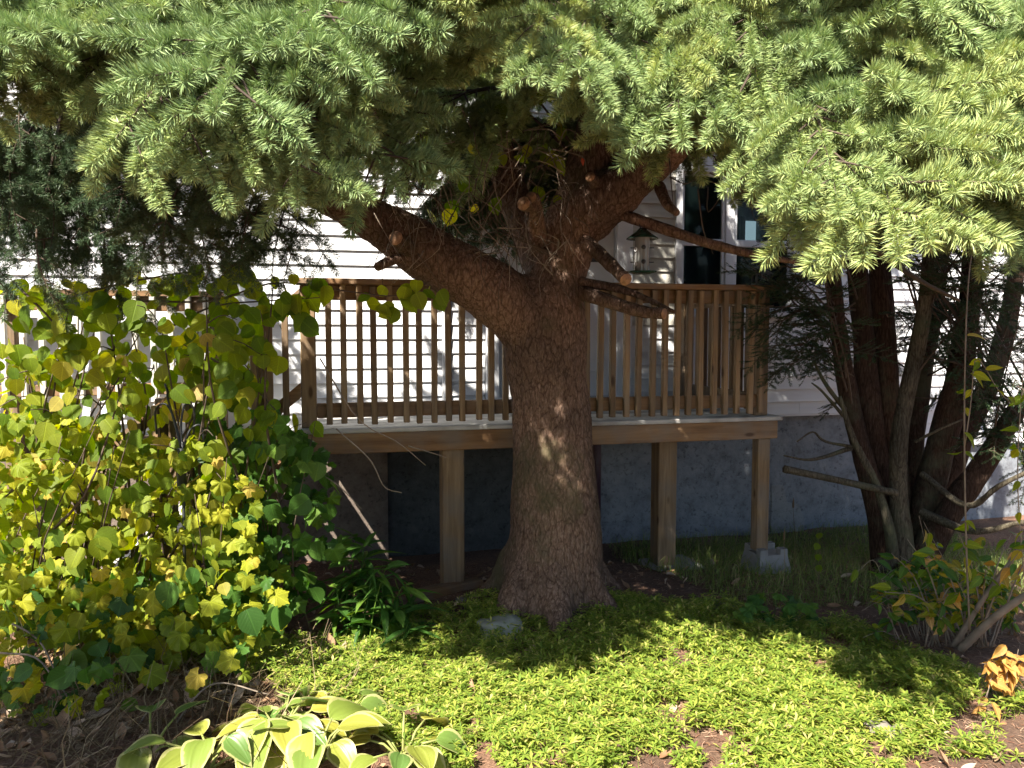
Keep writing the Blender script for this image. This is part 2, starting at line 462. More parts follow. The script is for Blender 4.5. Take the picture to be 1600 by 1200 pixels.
def glassmat(name, tint, clear):
    m, nt, b = newmat(name)
    b.inputs['Base Color'].default_value = (*tint, 1); b.inputs['Roughness'].default_value = 0.03
    b.inputs['Specular IOR Level'].default_value = 0.6
    if clear:
        tr = nd(nt, 'ShaderNodeBsdfTransparent'); tr.inputs[0].default_value = (0.55, 0.62, 0.62, 1)
        mx = nd(nt, 'ShaderNodeMixShader'); mx.inputs[0].default_value = clear
        nt.links.new(b.outputs[0], mx.inputs[1]); nt.links.new(tr.outputs[0], mx.inputs[2])
        nt.links.new(mx.outputs[0], nt.nodes['Material Output'].inputs['Surface'])
    return m
M_glass = glassmat('window_glass', (0.012, 0.022, 0.022), 0.75)
M_blind = plain('navy_blind', (0.035, 0.06, 0.10), 0.6, 0.15, 6.0)
M_room = plain('dim_room', (0.14, 0.16, 0.16), 0.8, 0.2, 2.0)
M_lit, nt, b = newmat('daylit_far_window')
b.inputs['Emission Color'].default_value = (0.62, 0.75, 0.85, 1); b.inputs['Emission Strength'].default_value = 0.55

# ------------------------------------------------------------------ ground
def sst(a, b_, x):
    t = min(1, max(0, (x - a) / (b_ - a))); return t * t * (3 - 2 * t)
TRUNK = at(862, 930, 4.45); TRUNK.z = 0
def gz(x, y):
    z = -0.13 * sst(4.9, 6.3, y)
    d = math.hypot(x - TRUNK.x, y - TRUNK.y)
    z += 0.09 * math.exp(-(d / 0.55) ** 2)
    z += 0.035 * noise.noise(Vector((x * 0.9, y * 0.9, 0.3))) + 0.012 * noise.noise(Vector((x * 4, y * 4, 1.3)))
    return z
def axis(a, b_, c, d, fine, coarse):
    r = list(np.arange(a, b_, coarse)) + list(np.arange(b_, c, fine)) + list(np.arange(c, d + coarse, coarse))
    return r
xs = axis(-60, -5, 6, 60, 0.09, 5.0); ys = axis(-60, 1.5, 8.5, 60, 0.09, 5.0)
gv = [(x, y, gz(x, y)) for y in ys for x in xs]
nx = len(xs)
gf = np.array([(j*nx + i, j*nx + i + 1, (j+1)*nx + i + 1, (j+1)*nx + i) for j in range(len(ys) - 1) for i in range(nx - 1)])
ground = obj('ground', mesh('ground', np.array(gv), gf, M_ground))
ground['kind'] = 'structure'

# ------------------------------------------------------------------ deck frame: x along the facade, y towards the house
A0 = at(470, 690, 4.55); A0.z = 0
B0 = at(1215, 690, 5.30); B0.z = 0
UX = (B0 - A0).normalized()
YAW = math.atan2(UX.y, UX.x)
LEN = (B0 - A0).length
MD = Matrix.Translation(A0) @ Matrix.Rotation(YAW, 4, 'Z')
MDI = MD.inverted()
def dl(px, py, ylocal=0.0):
    """local x,z on the plane y=ylocal of the deck frame that shows at a pixel"""
    c = MDI @ Vector((0, 0, CAM_H)); p = MDI @ at(px, py, 1.0)
    d = p - c; t = (ylocal - c.y) / d.y
    q = c + d * t
    return q.x, q.z
WALLY = 1.30
DECK, BEAM0, RAIL = 1.075, 0.918, 1.975

# ------------------------------------------------------------------ house
house = thing('house', (A0.x, A0.y, 0), 'white lap-sided house wall on blue grey stucco foundation behind the deck', 'house', rz=YAW)
HM = lambda x=0, y=0, z=0: MD @ Matrix.Translation((x, y, z))
SX0, SX1, TOPZ = -4.2, 9.0, 5.4
DOOR = (1.47, 2.55, DECK, 3.15)
WX0, WZ1 = dl(1065, 268, WALLY); WX1 = dl(1238, 300, WALLY)[0]; WZ0 = dl(1100, 487, WALLY)[1]
WIN = (WX0, WX1, WZ0, WZ1)
FZ = dl(1260, 647, WALLY)[1]
CORNER = dl(690, 560, WALLY)[0]
# sheathing with the two openings
wb = MB()
y0, y1 = WALLY, WALLY + 0.15
def slab(x0, x1, z0, z1): wb.box(x0, x1, y0, y1, z0, z1)
slab(SX0, DOOR[0], FZ, TOPZ); slab(DOOR[0] + .0005, DOOR[1] - .0005, DOOR[3], TOPZ); slab(DOOR[1], WIN[0], FZ, TOPZ)
slab(WIN[0] + .0005, WIN[1] - .0005, FZ, WIN[2]); slab(WIN[0] + .0005, WIN[1] - .0005, WIN[3], TOPZ); slab(WIN[1], SX1, FZ, TOPZ)
slab(DOOR[0] + .0005, DOOR[1] - .0005, FZ, DECK)
wall = wb.build('wall', M_trim, house, MD)
# lap boards: unit-long profile shared by all
PITCH_B = 0.112
pr = [(-0.004, PITCH_B + 0.012), (-0.019, 0.012), (-0.021, 0.004), (-0.019, 0.0), (-0.004, 0.0)]
def board_mesh(name, mat):
    v = [(x, y, z) for x in (0, 1) for (y, z) in pr]
    k = len(pr)
    f = [(i, (i + 1) % k, k + (i + 1) % k, k + i) for i in range(k)] + [tuple(range(k))[::-1], tuple(range(k, 2*k))]
    return mesh(name, v, f, mat, False)
bm_w, bm_b = board_mesh('siding_board', M_siding), board_mesh('clapboard', M_beige)
nrow = int((TOPZ - FZ) / PITCH_B)
for r in range(nrow):
    z = FZ + 0.002 + r * PITCH_B
    cuts = []
    if z + PITCH_B > DOOR[2] - .1 and z < DOOR[3] + 0.08: cuts.append((DOOR[0] - 0.085, DOOR[1] + 0.085))
    if z + PITCH_B > WIN[2] - 0.03 and z < WIN[3] + 0.05: cuts.append((WIN[0] - 0.06, WIN[1] + 0.06))
    cuts.append((CORNER, CORNER + 0.075))
    if not cuts or all(c_[0] > 2.6 or c_[1] < 1.4 for c_ in cuts): pass
    cuts.sort()
    seg, x = [], SX0
    for a, b_ in cuts:
        seg.append((x, a)); x = b_
    seg.append((x, SX1))
    for (a, b_) in seg:
        # break long runs at staggered joints
        js = [a]
        if b_ - a > 3.8: js.append(a + 1.6 + (r * 1.37) % 1.9)
        js.append(b_)
        for k in range(len(js) - 1):
            x0, x1 = js[k] + 0.001, js[k+1] - 0.001
            beige = DOOR[1] - 0.1 < x0 and x1 < WIN[0] + 0.1 and DOOR[1] < x1
            o = obj('clapboard' if beige else 'siding_board', bm_b if beige else bm_w, wall,
                    MD @ Matrix.Translation((x0, WALLY - 0.002, z)) @ Matrix.Diagonal((x1 - x0, 1, 1, 1)))
# lower boards at the far right where the siding steps down
for r in range(3):
    x0 = dl(1420, 700, WALLY)[0]
    o = obj('siding_board', bm_w, wall, MD @ Matrix.Translation((x0, WALLY - 0.003, FZ - PITCH_B * (r + 1))) @ Matrix.Diagonal((SX1 - x0, 1, 1, 1)))
MB().box(CORNER + .002, CORNER + 0.073, WALLY - 0.035, WALLY - .001, FZ, TOPZ, 0.004).build('corner_board', M_trim, house, MD)
MB().box(SX0, SX1, WALLY - 0.022, WALLY + .14, FZ - 0.012, FZ - 0.0005).build('starter_strip', M_trim, house, MD)
# foundation with uneven face
def rough_wall(name, x0, x1, z0, z1, yy, mat, amp):
    n, k = int((x1 - x0) / 0.06), int((z1 - z0) / 0.06)
    v, f = [], []
    for j in range(k + 1):
        for i in range(n + 1):
            x = x0 + (x1 - x0) * i / n; z = z0 + (z1 - z0) * j / k
            v.append((x, yy + amp * noise.noise(Vector((x * 2.5, z * 2.5, yy))) + amp * .4 * noise.noise(Vector((x * 9, z * 9, 2))), z))
    for j in range(k):
        for i in range(n):
            q = j * (n + 1) + i
            f.append((q, q + 1, q + n + 2, q + n + 1))
    b0 = len(v)
    v += [(x0, yy + .25, z0), (x1, yy + .25, z0), (x1, yy + .25, z1), (x0, yy + .25, z1)]
    f += [(b0 + 1, b0, b0 + 3, b0 + 2)]
    f += [tuple([b0 + 3, b0 + 2] + [k * (n + 1) + i for i in range(n, -1, -1)])]
    f += [tuple([j * (n + 1) for j in range(k + 1)] + [b0 + 3, b0])]
    f += [tuple([j * (n + 1) + n for j in range(k, -1, -1)] + [b0 + 1, b0 + 2])]
    return obj(name, mesh(name, v, f, mat), house, MD)
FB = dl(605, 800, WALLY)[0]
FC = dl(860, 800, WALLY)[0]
rough_wall('foundation', FB, FC - .001, -0.6, FZ - 0.013, WALLY + 0.025, stucco('dark_parging', (.075, .08, .08), (.11, .115, .11), (.05, .05, .05)), 0.012)  # darker stucco colour on this stretch of the foundation
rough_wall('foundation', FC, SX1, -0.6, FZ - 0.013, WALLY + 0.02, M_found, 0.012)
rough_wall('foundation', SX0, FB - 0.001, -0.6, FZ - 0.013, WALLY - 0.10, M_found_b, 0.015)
# grey cement patch in low relief on the foundation
pp = [dl(x, y, WALLY) for x, y in [(1205, 830), (1207, 758), (1224, 758), (1230, 785), (1248, 788), (1258, 812), (1256, 835)]]
pv = [(x, WALLY + 0.004, z) for x, z in pp] + [(x, WALLY + 0.04, z) for x, z in pp]
k = len(pp)
obj('cement_patch', mesh('cement_patch', pv, [tuple(range(k))] + [(i, (i+1) % k, k + (i+1) % k, k + i) for i in range(k)], M_patch, False), house, MD)
# window
win = MB()
x0, x1, z0, z1 = WIN
t = 0.052
for (a, b_, c_, d_) in ((x0 - .055, x0, z0 - .05, z1 + .05), (x1, x1 + .055, z0 - .05, z1 + .05)): win.box(a, b_, WALLY - .04, WALLY + .05, c_, d_, .004)
win.box(x0 + .001, x1 - .001, WALLY - .038, WALLY + .05, z1, z1 + .048, .004); win.box(x0 + .001, x1 - .001, WALLY - .055, WALLY + .05, z0 - .048, z0, .004)
window = win.build('window', M_trim, house, MD)
XM = dl(1140, 340, WALLY)[0]; ZM = dl(1105, 379, WALLY)[1]
fr = MB()
fr.box(XM - .042, XM + .042, WALLY - .02, WALLY + .05, z0 + .001, z1 - .001, .004)
for (a, b_) in ((x0 + .001, XM - .043), (XM + .043, x1 - .001)):
    fr.box(a, b_, WALLY - .012, WALLY + .04, ZM - .03, ZM + .03, .004)
    fr.box(a, b_, WALLY - .008, WALLY + .04, z1 - .03, z1 - .001, .003); fr.box(a, b_, WALLY - .008, WALLY + .04, z0 + .001, z0 + .035, .003)
    fr.box(a, a + .028, WALLY - .006, WALLY + .04, z0 + .036, ZM - .031, .003); fr.box(b_ - .028, b_, WALLY - .006, WALLY + .04, z0 + .036, ZM - .031, .003)
    fr.box(a, a + .028, WALLY - .006, WALLY + .04, ZM + .031, z1 - .031, .003); fr.box(b_ - .028, b_, WALLY - .006, WALLY + .04, ZM + .031, z1 - .031, .003)
fr.build('frame', M_trim, window, MD)
for (a, b_) in ((x0 + .029, XM - .071), (XM + .071, x1 - .029)):
    for (c_, d_) in ((z0 + .036, ZM - .031), (ZM + .031, z1 - .031)):
        MB().box(a, b_, WALLY + .012, WALLY + .018, c_, d_).build('pane', M_glass, window, MD)
MB().box(x0 + .03, XM - .072, WALLY + .035, WALLY + .04, z0 + .04, ZM - .04).build('blind', M_blind, window, MD)
# dim room behind the window, with a far window that shows daylight
rm = MB(); ry0, ry1 = WALLY + .151, WALLY + 2.6
rm.box(x0 - .8, x1 + 1.2, ry1, ry1 + .05, FZ, 3.4); rm.box(x0 - .85, x0 - .8, ry0, ry1, FZ, 3.4); rm.box(x1 + 1.2, x1 + 1.25, ry0, ry1, FZ, 3.4)
rm.box(x0 - .85, x1 + 1.25, ry0, ry1 + .05, 3.401, 3.45); rm.box(x0 - .85, x1 + 1.25, ry0, ry1 + .05, FZ - .05, FZ - .001)
rm.build('room', M_room, house, MD)
lx0, lz1 = dl(1164, 345, ry1 - .03); lx1, lz0 = dl(1188, 379, ry1 - .03)
MB().box(lx0, lx1, ry1 - .03, ry1 - .02, lz0, lz1).build('far_window', M_lit, house, MD)
MB().box(lx0 - .06, lx0 - .001, ry1 - .045, ry1 - .01, lz0 - .06, lz1 + .06).box(lx1 + .001, lx1 + .06, ry1 - .045, ry1 - .01, lz0 - .06, lz1 + .06).build('far_window_frame', M_trim, house, MD)
# door: slab with raised panels, trim, small light, sill
dx0, dx1 = DOOR[0] + .03, DOOR[1] - .06
dm = MB().box(dx0, dx1, WALLY + .03, WALLY + .075, DECK + .05, DOOR[3] - .03, .004)
door = dm.build('door', M_door, house, MD)
for (a, b_) in ((dx0 + .12, (dx0 + dx1) / 2 - .05), ((dx0 + dx1) / 2 + .05, dx1 - .12)):
    for (c_, d_) in ((DECK + .25, DECK + .85), (DECK + 1.55, DECK + 1.8)):
        MB().box(a, b_, WALLY + .018, WALLY + .03, c_, d_, .008).build('panel', M_door, door, MD)
lx, lz = dl(922, 405, WALLY)
MB().box(dx1 - .32, dx1 - .13, WALLY + .02, WALLY + .032, lz - .02, lz + .03, .003).build('mail_slot', M_dark, door, MD)
MB().tube([(dx0 + .09, WALLY + .03, DECK + .95), (dx0 + .09, WALLY - .03, DECK + .95)], .012, 10).lathe([(.0, .03), (.028, .015), (.028, -.015), (0, -.03)], (dx0 + .09, WALLY - .05, DECK + .95)).build('knob', M_dark, door, MD, True)
tr = MB()
tr.box(DOOR[0] - .08, DOOR[0] + .028, WALLY - .035, WALLY + .08, DECK + .001, DOOR[3], .004)
tr.box(DOOR[1] - .058, DOOR[1] + .08, WALLY - .035, WALLY + .08, DECK + .001, DOOR[3], .004)
tr.box(DOOR[0] - .08, DOOR[1] + .08, WALLY - .037, WALLY + .08, DOOR[3] + .001, DOOR[3] + .08, .004)
tr.build('door_frame', M_trim, house, MD)
MB().box(DOOR[0] + .03, DOOR[1] - .06, WALLY - .05, WALLY + .09, DECK + .002, DECK + .045, .006).build('door_sill', M_trim, house, MD)
px0, pz0 = dl(927, 700, WALLY - .06)
MB().tube([(px0 + .03, WALLY - .07, .1), (px0 + .03, WALLY - .07, 1.02)], .035, 12).build('drain_pipe', M_pipe, house, MD, True)

# ------------------------------------------------------------------ deck
deck = thing('deck', (A0.x, A0.y, 0), 'raised wooden deck with baluster railing and grey floor behind the spruce trunk', 'deck', rz=YAW)
XL, XR = 0.0, LEN
def part(mb, name, mat, parent=deck): return mb.build(name, mat, parent, MD)
def c3(x0, x1, y0, y1, z0, z1, c_=.004): return MB().box(x0, x1, y0, y1, z0, z1, c_)
part(c3(XL, XR, 0.0, 0.038, BEAM0, DECK - .031), 'front_beam', M_wood_h)
part(c3(XL, XL + .038, 0.039, WALLY - .03, BEAM0, DECK - .031), 'side_joist', M_wood_v)
part(c3(XR - .038, XR, 0.039, WALLY - .03, BEAM0, DECK - .031), 'side_joist', M_wood_v)
for i in range(1, 7):
    x = XL + (XR - XL) * i / 7
    part(c3(x - .019, x + .019, .039, WALLY - .03, BEAM0, DECK - .031), 'joist', M_wood_v)
part(c3(XL + .039, XR - .039, WALLY - .069, WALLY - .031, BEAM0 - .0, DECK - .031), 'ledger', M_wood_h)
yb, i = -0.022, 0
while yb < WALLY - .06:
    part(c3(XL - .01, XR + .025, yb, min(yb + .138, WALLY - .03), DECK - .03, DECK, .005), 'deck_board', M_wood_g)
    yb += .144
def px2x(px, y=0.0, py=650): return dl(px, py, y)[0]
# posts
def post(px, y, z0, z1, wd, name='post'):
    x = px2x(px, y)
    return part(c3(x - wd/2, x + wd/2, y, y + wd, z0, z1, .006), name, M_wood_v)
post(708, 0.045, -.1, BEAM0 - .001, .14); post(1045, 0.30, -.1, BEAM0 - .03, .14); post(1196, 0.02, .12, BEAM0 - .001, .09)
x = px2x(1045, .3); part(c3(x - .10, x + .13, .24, .47, BEAM0 - .029, BEAM0 - .001), 'post_cap', M_wood_h)
XP = px2x(1196); XQ = px2x(483)
part(c3(XP - .045, XP + .045, .045, .135, DECK + .001, RAIL - .04, .006), 'rail_post', M_wood_v)
part(c3(XQ - .045, XQ + .045, .045, .135, DECK + .001, RAIL - .04, .006), 'rail_post', M_wood_v)
XE = px2x(1072, WALLY - .1)
part(c3(XP - .045, XP + .045, WALLY - .13, WALLY - .04, DECK + .001, RAIL - .04, .006), 'rail_post', M_wood_v)
# rails
part(c3(XQ - .07, XP + .075, -.01, .13, RAIL - .038, RAIL, .006), 'rail_cap', M_wood_h)
part(c3(XQ + .046, XP - .046, .039, .077, RAIL - .128, RAIL - .039), 'top_rail', M_wood_h)
part(c3(XQ + .046, XP - .046, .039, .077, DECK + .06, DECK + .15), 'bottom_rail', M_wood_h)
part(c3(XP - .07, XP + .07, .131, WALLY - .03, RAIL - .038, RAIL, .006), 'rail_cap', M_wood_v)
part(c3(XP - .019, XP + .019, .136, WALLY - .131, RAIL - .128, RAIL - .039), 'top_rail', M_wood_v)
part(c3(XP - .019, XP + .019, .136, WALLY - .131, DECK + .06, DECK + .15), 'bottom_rail', M_wood_v)
# balusters
BZ0, BZ1 = DECK + .022, RAIL - .039
bal = MB().box(-.0185, .0185, -.0185, .0185, 0, BZ1 - BZ0, .004)
bo = bal.build('baluster', M_wood_v, deck, MD @ Matrix.Translation((XQ + .12, .0195, BZ0)))
bme = bo.data
xb = XQ + .12
while xb < XP - .11:
    xb += .0905
    j = rnd.gauss(0, .0035)
    obj('baluster', bme, deck, MD @ Matrix.Translation((xb + j, .0195, BZ0 + rnd.uniform(-.006, .006))) @ Matrix.Rotation(rnd.gauss(0, .004), 4, 'Y') @ Matrix.Rotation(rnd.gauss(0, .03), 4, 'Z'))
yb = .2
while yb < WALLY - .2:
    obj('baluster', bme, deck, MD @ Matrix.Translation((XP + .039, yb, BZ0)) @ Matrix.Rotation(rnd.gauss(0, .004), 4, 'X'))
    yb += .11
# ---- stair down to the left, with sloped rails
ang = math.atan2(.226, .27)
STX, STEPS = XL - .02, 6
for i in range(STEPS):
    z = DECK - .155 * (i + 1); x = STX - .20 * i
    part(c3(x - .25, x, .05, 1.0, z - .035, z, .005), 'tread', M_wood_g)
def sloped(xa, za, xb_, zb, y0, y1, h, name):
    v = [(x, y, z + k) for (x, z) in ((xa, za), (xb_, zb)) for y in (y0, y1) for k in (0, h)]
    return MB().add(v, [(0,1,3,2), (4,6,7,5), (0,4,5,1), (2,3,7,6), (0,2,6,4), (1,5,7,3)]).build(name, M_wood_h, deck, MD)
sl = math.tan(ang)
XZ = XL - 1.25
def zr(x, base): return base + (x - XQ) * sl
sloped(XQ - .046, zr(XQ - .046, 1.30), XZ, max(.05, zr(XZ, 1.30)), .039, .077, .09, 'stair_rail_bottom')
sloped(XQ - .046, zr(XQ - .046, 1.86), XZ, zr(XZ, 1.86), .039, .077, .09, 'stair_rail_top')
sloped(XL, DECK - .32, XL - 1.35, DECK - .32 - 1.35 * .775, .09, .13, .2, 'stringer')
sloped(XL, DECK - .32, XL - 1.35, DECK - .32 - 1.35 * .775, .96, 1.0, .2, 'stringer')
for px in (403, 250):
    x = px2x(px); part(c3(x - .045, x + .045, .078, .168, -.1, zr(x, 1.96), .006), 'stair_post', M_wood_v)
x = XQ - .13
sb = MB().box(-.0185, .0185, -.0185, .0185, 0, .70, .004).build('stair_baluster', M_wood_v, deck, MD @ Matrix.Translation((x, .0195, zr(x, 1.25))))
while x > XZ + .1:
    x -= .0905
    obj('stair_baluster', sb.data, deck, MD @ Matrix.Translation((x, .0195, zr(x, 1.25))))
# solar lantern on the corner post
lan = thing('post_lantern', tuple(MD @ Vector((XP, .09, RAIL))), 'small black lantern sitting on the right corner post of the deck railing', 'lantern')
LM = W[lan.name]
MB().box(-.055, .055, -.055, .055, .001, .02, .004).build('base', M_dark, lan, LM)
MB().box(-.038, .038, -.038, .038, .021, .075, .003).build('lens', M_glass, lan, LM)
for sx in (-.045, .045):
    for sy in (-.045, .045): MB().box(sx - .006, sx + .006, sy - .006, sy + .006, .021, .08).build('corner_bar', M_dark, lan, LM)
MB().lathe([(0, .12), (.03, .112), (.085, .084), (.085, .0805), (0, .0805)], n=4).build('roof', M_dark, lan, LM @ Matrix.Rotation(R(45), 4, 'Z'))

# concrete pier block under the corner post
px_ = px2x(1196, .065, 880)
blk = thing('concrete_block', tuple(MD @ Vector((px_, .065, 0))), 'tapered grey concrete pier block under the corner deck post', 'block', rz=YAW)
bz = gz(*(MD @ Vector((px_, .065, 0))).xy)
bb = MB()
def frust(x0, x1, X0, X1, y0, y1, Y0, Y1, z0, z1):
    v = [(X0, Y0, z0), (X1, Y0, z0), (X1, Y1, z0), (X0, Y1, z0), (x0, y0, z1), (x1, y0, z1), (x1, y1, z1), (x0, y1, z1)]
    bb.add(v, [(3,2,1,0), (4,5,6,7), (0,1,5,4), (1,2,6,5), (2,3,7,6), (3,0,4,7)])
frust(-.105, .105, -.14, .14, -.105, .105, -.14, .14, bz - .06, bz + .135)
for sx in (-1, 1):
    for sy in (-1, 1):
        a, b_ = sorted((sx * .05, sx * .105)); c_, d_ = sorted((sy * .05, sy * .105))
        frust(a, b_, a, b_, c_, d_, c_, d_, bz + .134, bz + .175)
bb.build('block', M_concrete, blk, W[blk.name])
pv_ = px2x(1048, .37, 905)
q = MD @ Vector((pv_, .37, 0)); 
pav = tag(MB().box(-.19, .19, -.16, .16, -.05, .035, .01).build('paving_slab', M_concrete, None, Matrix.Translation((q.x, q.y, gz(q.x, q.y))) @ Matrix.Rotation(YAW + .1, 4, 'Z')), 'flat concrete slab under the middle deck post', 'slab')

# old railing of the neighbouring porch, seen through the vine at the left
pr_ = thing('porch_railing', tuple(MD @ Vector((-1.6, .8, 0))), 'old wooden porch railing behind the vine at the left edge', 'railing', rz=YAW)
def pp_(mb, n, m): return mb.build(n, m, pr_, MD)
pxl, pxr = -2.6, -.55
pp_(c3(pxl, pxr, 1.02, 1.14, 1.90, 1.94), 'rail_cap', M_wood_h); pp_(c3(pxl, pxr, 1.06, 1.10, 1.80, 1.899), 'top_rail', M_wood_h)
pp_(c3(pxl, pxr, 1.06, 1.10, 1.22, 1.30), 'bottom_rail', M_wood_h)
x = px2x(12, 1.08, 560); pp_(c3(x - .05, x + .05, 1.11, 1.21, 0, 1.88), 'post', M_wood_v); pp_(c3(pxr - .1, pxr, 1.11, 1.21, 0, 1.88), 'post', M_wood_v)
x = pxl + .1
pb = None
while x < pxr - .05:
    Mb = MD @ Matrix.Translation((x, 0, 0))
    if pb is None: pb = c3(-.018, .018, 1.02, 1.058, 1.2, 1.899).build('baluster', M_beige, pr_, Mb)
    else: obj('baluster', pb.data, pr_, Mb)
    x += .115

# ================================================================== SPRUCE
spruce = thing('spruce_tree', (TRUNK.x, TRUNK.y, 0), 'big old spruce with a thick forked trunk in front of the deck', 'tree')
def pxpath(rows):
    """rows (px, py, depth, half width in px) -> points and radii"""
    P, Rr = [], []
    for (x, y, d, h) in rows:
        P.append(at(x, y, d)); Rr.append(h * d / FPX)
    return P, Rr
def smooth_path(rows, n):
    P, Rr = pxpath(rows)
    q = spline([(*p, r) for p, r in zip(P, Rr)], n)
    return [Vector(k[:3]) for k in q], [max(.004, float(k[3])) for k in q]
TRK = [(858, 1010, 4.45, 104), (860, 950, 4.45, 92), (862, 905, 4.45, 82), (868, 850, 4.46, 75), (868, 800, 4.47, 70), (864, 700, 4.48, 61), (857, 610, 4.48, 61), (852, 540, 4.48, 66), (856, 480, 4.48, 60), (872, 420, 4.5, 44), (895, 350, 4.52, 44), (925, 280, 4.55, 46), (950, 180, 4.6, 44), (960, 40, 4.65, 38), (965, -250, 4.75, 30), (960, -700, 4.8, 20), (950, -1300, 4.8, 8)]
LLIMB = [(862, 545, 4.46, 52), (800, 478, 4.42, 52), (742, 440, 4.38, 47), (685, 408, 4.32, 43), (622, 368, 4.25, 37), (560, 332, 4.15, 31), (480, 290, 4.05, 24), (380, 240, 3.9, 17), (240, 180, 3.7, 12), (60, 120, 3.5, 8)]
RLIMB = [(890, 360, 4.5, 36), (930, 322, 4.42, 42), (985, 282, 4.36, 36), (1045, 226, 4.28, 32), (1120, 140, 4.2, 25), (1230, 60, 4.1, 18), (1400, -20, 3.9, 12), (1560, -60, 3.7, 8)]
MLIMB = [(860, 440, 4.5, 34), (835, 380, 4.62, 30), (800, 300, 4.75, 26), (770, 180, 4.8, 20), (740, 20, 4.8, 14), (700, -200, 4.8, 8)]
raw = MB()
paths = {}
for nm, rows, n in (('t', TRK, 60), ('l', LLIMB, 40), ('r', RLIMB, 36), ('m', MLIMB, 24)):
    P, Rr = smooth_path(rows, n); paths[nm] = P
    raw.tube(P, Rr, 28)
# root flares
for k in range(7):
    a = k * 0.9 + .3
    d = Vector((math.cos(a), math.sin(a), 0))
    raw.tube([TRUNK + d * .18 + Vector((0, 0, .42)), TRUNK + d * .29 + Vector((0, 0, .17)), TRUNK + d * .40 + Vector((0, 0, .05)), TRUNK + d * .58 + Vector((0, 0, -.08))], [.07, .085, .075, .03], 12)
tm = mesh('trunk', raw.v, raw.f, M_spruce_bark)
to = bpy.data.objects.new('trunk_raw', tm); COL.objects.link(to)
md = to.modifiers.new('r', 'REMESH'); md.mode = 'VOXEL'; md.voxel_size = 0.014
sm = to.modifiers.new('s', 'SMOOTH'); sm.factor = .5; sm.iterations = 4
dg = bpy.context.evaluated_depsgraph_get()
tm2 = bpy.data.meshes.new_from_object(to.evaluated_get(dg)); tm2.name = 'trunk'
bpy.data.objects.remove(to)
co = np.empty(len(tm2.vertices) * 3, dtype=np.float32); tm2.vertices.foreach_get('co', co); co = co.reshape(-1, 3)
no = np.empty(len(tm2.vertices) * 3, dtype=np.float32); tm2.vertices.foreach_get('normal', no); no = no.reshape(-1, 3)
disp = np.empty(len(co), dtype=np.float32)
for i, p in enumerate(co):
    x, y, z = map(float, p)
    q = Vector((x * 3, y * 3, z * 1.6))
    dd = .022 * noise.noise(q) + .013 * noise.noise(Vector((x * 8, y * 8, z * 3.5)))
    cr = noise.voronoi(Vector((x * 26, y * 26, z * 11)))[0]
    dd += .012 * min(.45, cr[1] - cr[0]) - .003
    disp[i] = dd
co += no * disp[:, None]
tm2.vertices.foreach_set('co', co.ravel())
tm2.materials.clear(); tm2.materials.append(M_spruce_bark)
tm2.polygons.foreach_set('use_smooth', np.ones(len(tm2.polygons), dtype=bool)); tm2.update()
obj('trunk', tm2, spruce)

# sawn and dead branch stubs
def stub(rows, cut=True, name='branch_stub', mat=M_spruce_bark, parent=spruce, n=9):
    P, Rr = smooth_path(rows, max(4, len(rows) * 4))
    m_ = MB()
    v, f = tube(P, [r * (1 + .12 * noise.noise(p * 30)) for p, r in zip(P, Rr)], n, False)
    m_.add(v, f); b0 = len(v) - n
    m_.f.append(tuple(range(b0, b0 + n))); m_.m.append(1)
    return m_.build(name, [mat, M_cut if cut else mat], parent, None, True, False)
stub([(905, 370, 4.42, 12), (935, 395, 4.25, 11), (978, 437, 3.95, 10)])
stub([(905, 455, 4.42, 13), (950, 470, 4.2, 11), (1000, 486, 4.05, 10), (1038, 490, 3.95, 9)])
stub([(905, 440, 4.4, 8), (980, 455, 4.2, 6), (1055, 488, 4.0, 3)], False)
stub([(650, 395, 4.25, 14), (632, 384, 4.1, 13), (618, 372, 3.98, 12)])
stub([(640, 400, 4.2, 8), (610, 408, 4.1, 8), (590, 417, 4.0, 7)], False)
stub([(840, 400, 4.5, 12), (832, 330, 4.3, 11), (818, 318, 4.2, 11)])
stub([(850, 400, 4.5, 10), (838, 320, 4.3, 9), (830, 308, 4.2, 9)])
stub([(940, 300, 4.42, 14), (922, 276, 4.2, 8)])
stub([(1030, 290, 4.3, 9), (1042, 318, 4.15, 8), (1058, 333, 4.05, 5)], False)
stub([(955, 330, 4.4, 9), (1000, 345, 4.3, 9), (1100, 378, 4.2, 8), (1180, 398, 4.15, 6), (1260, 412, 4.1, 3)], False, 'dead_branch')

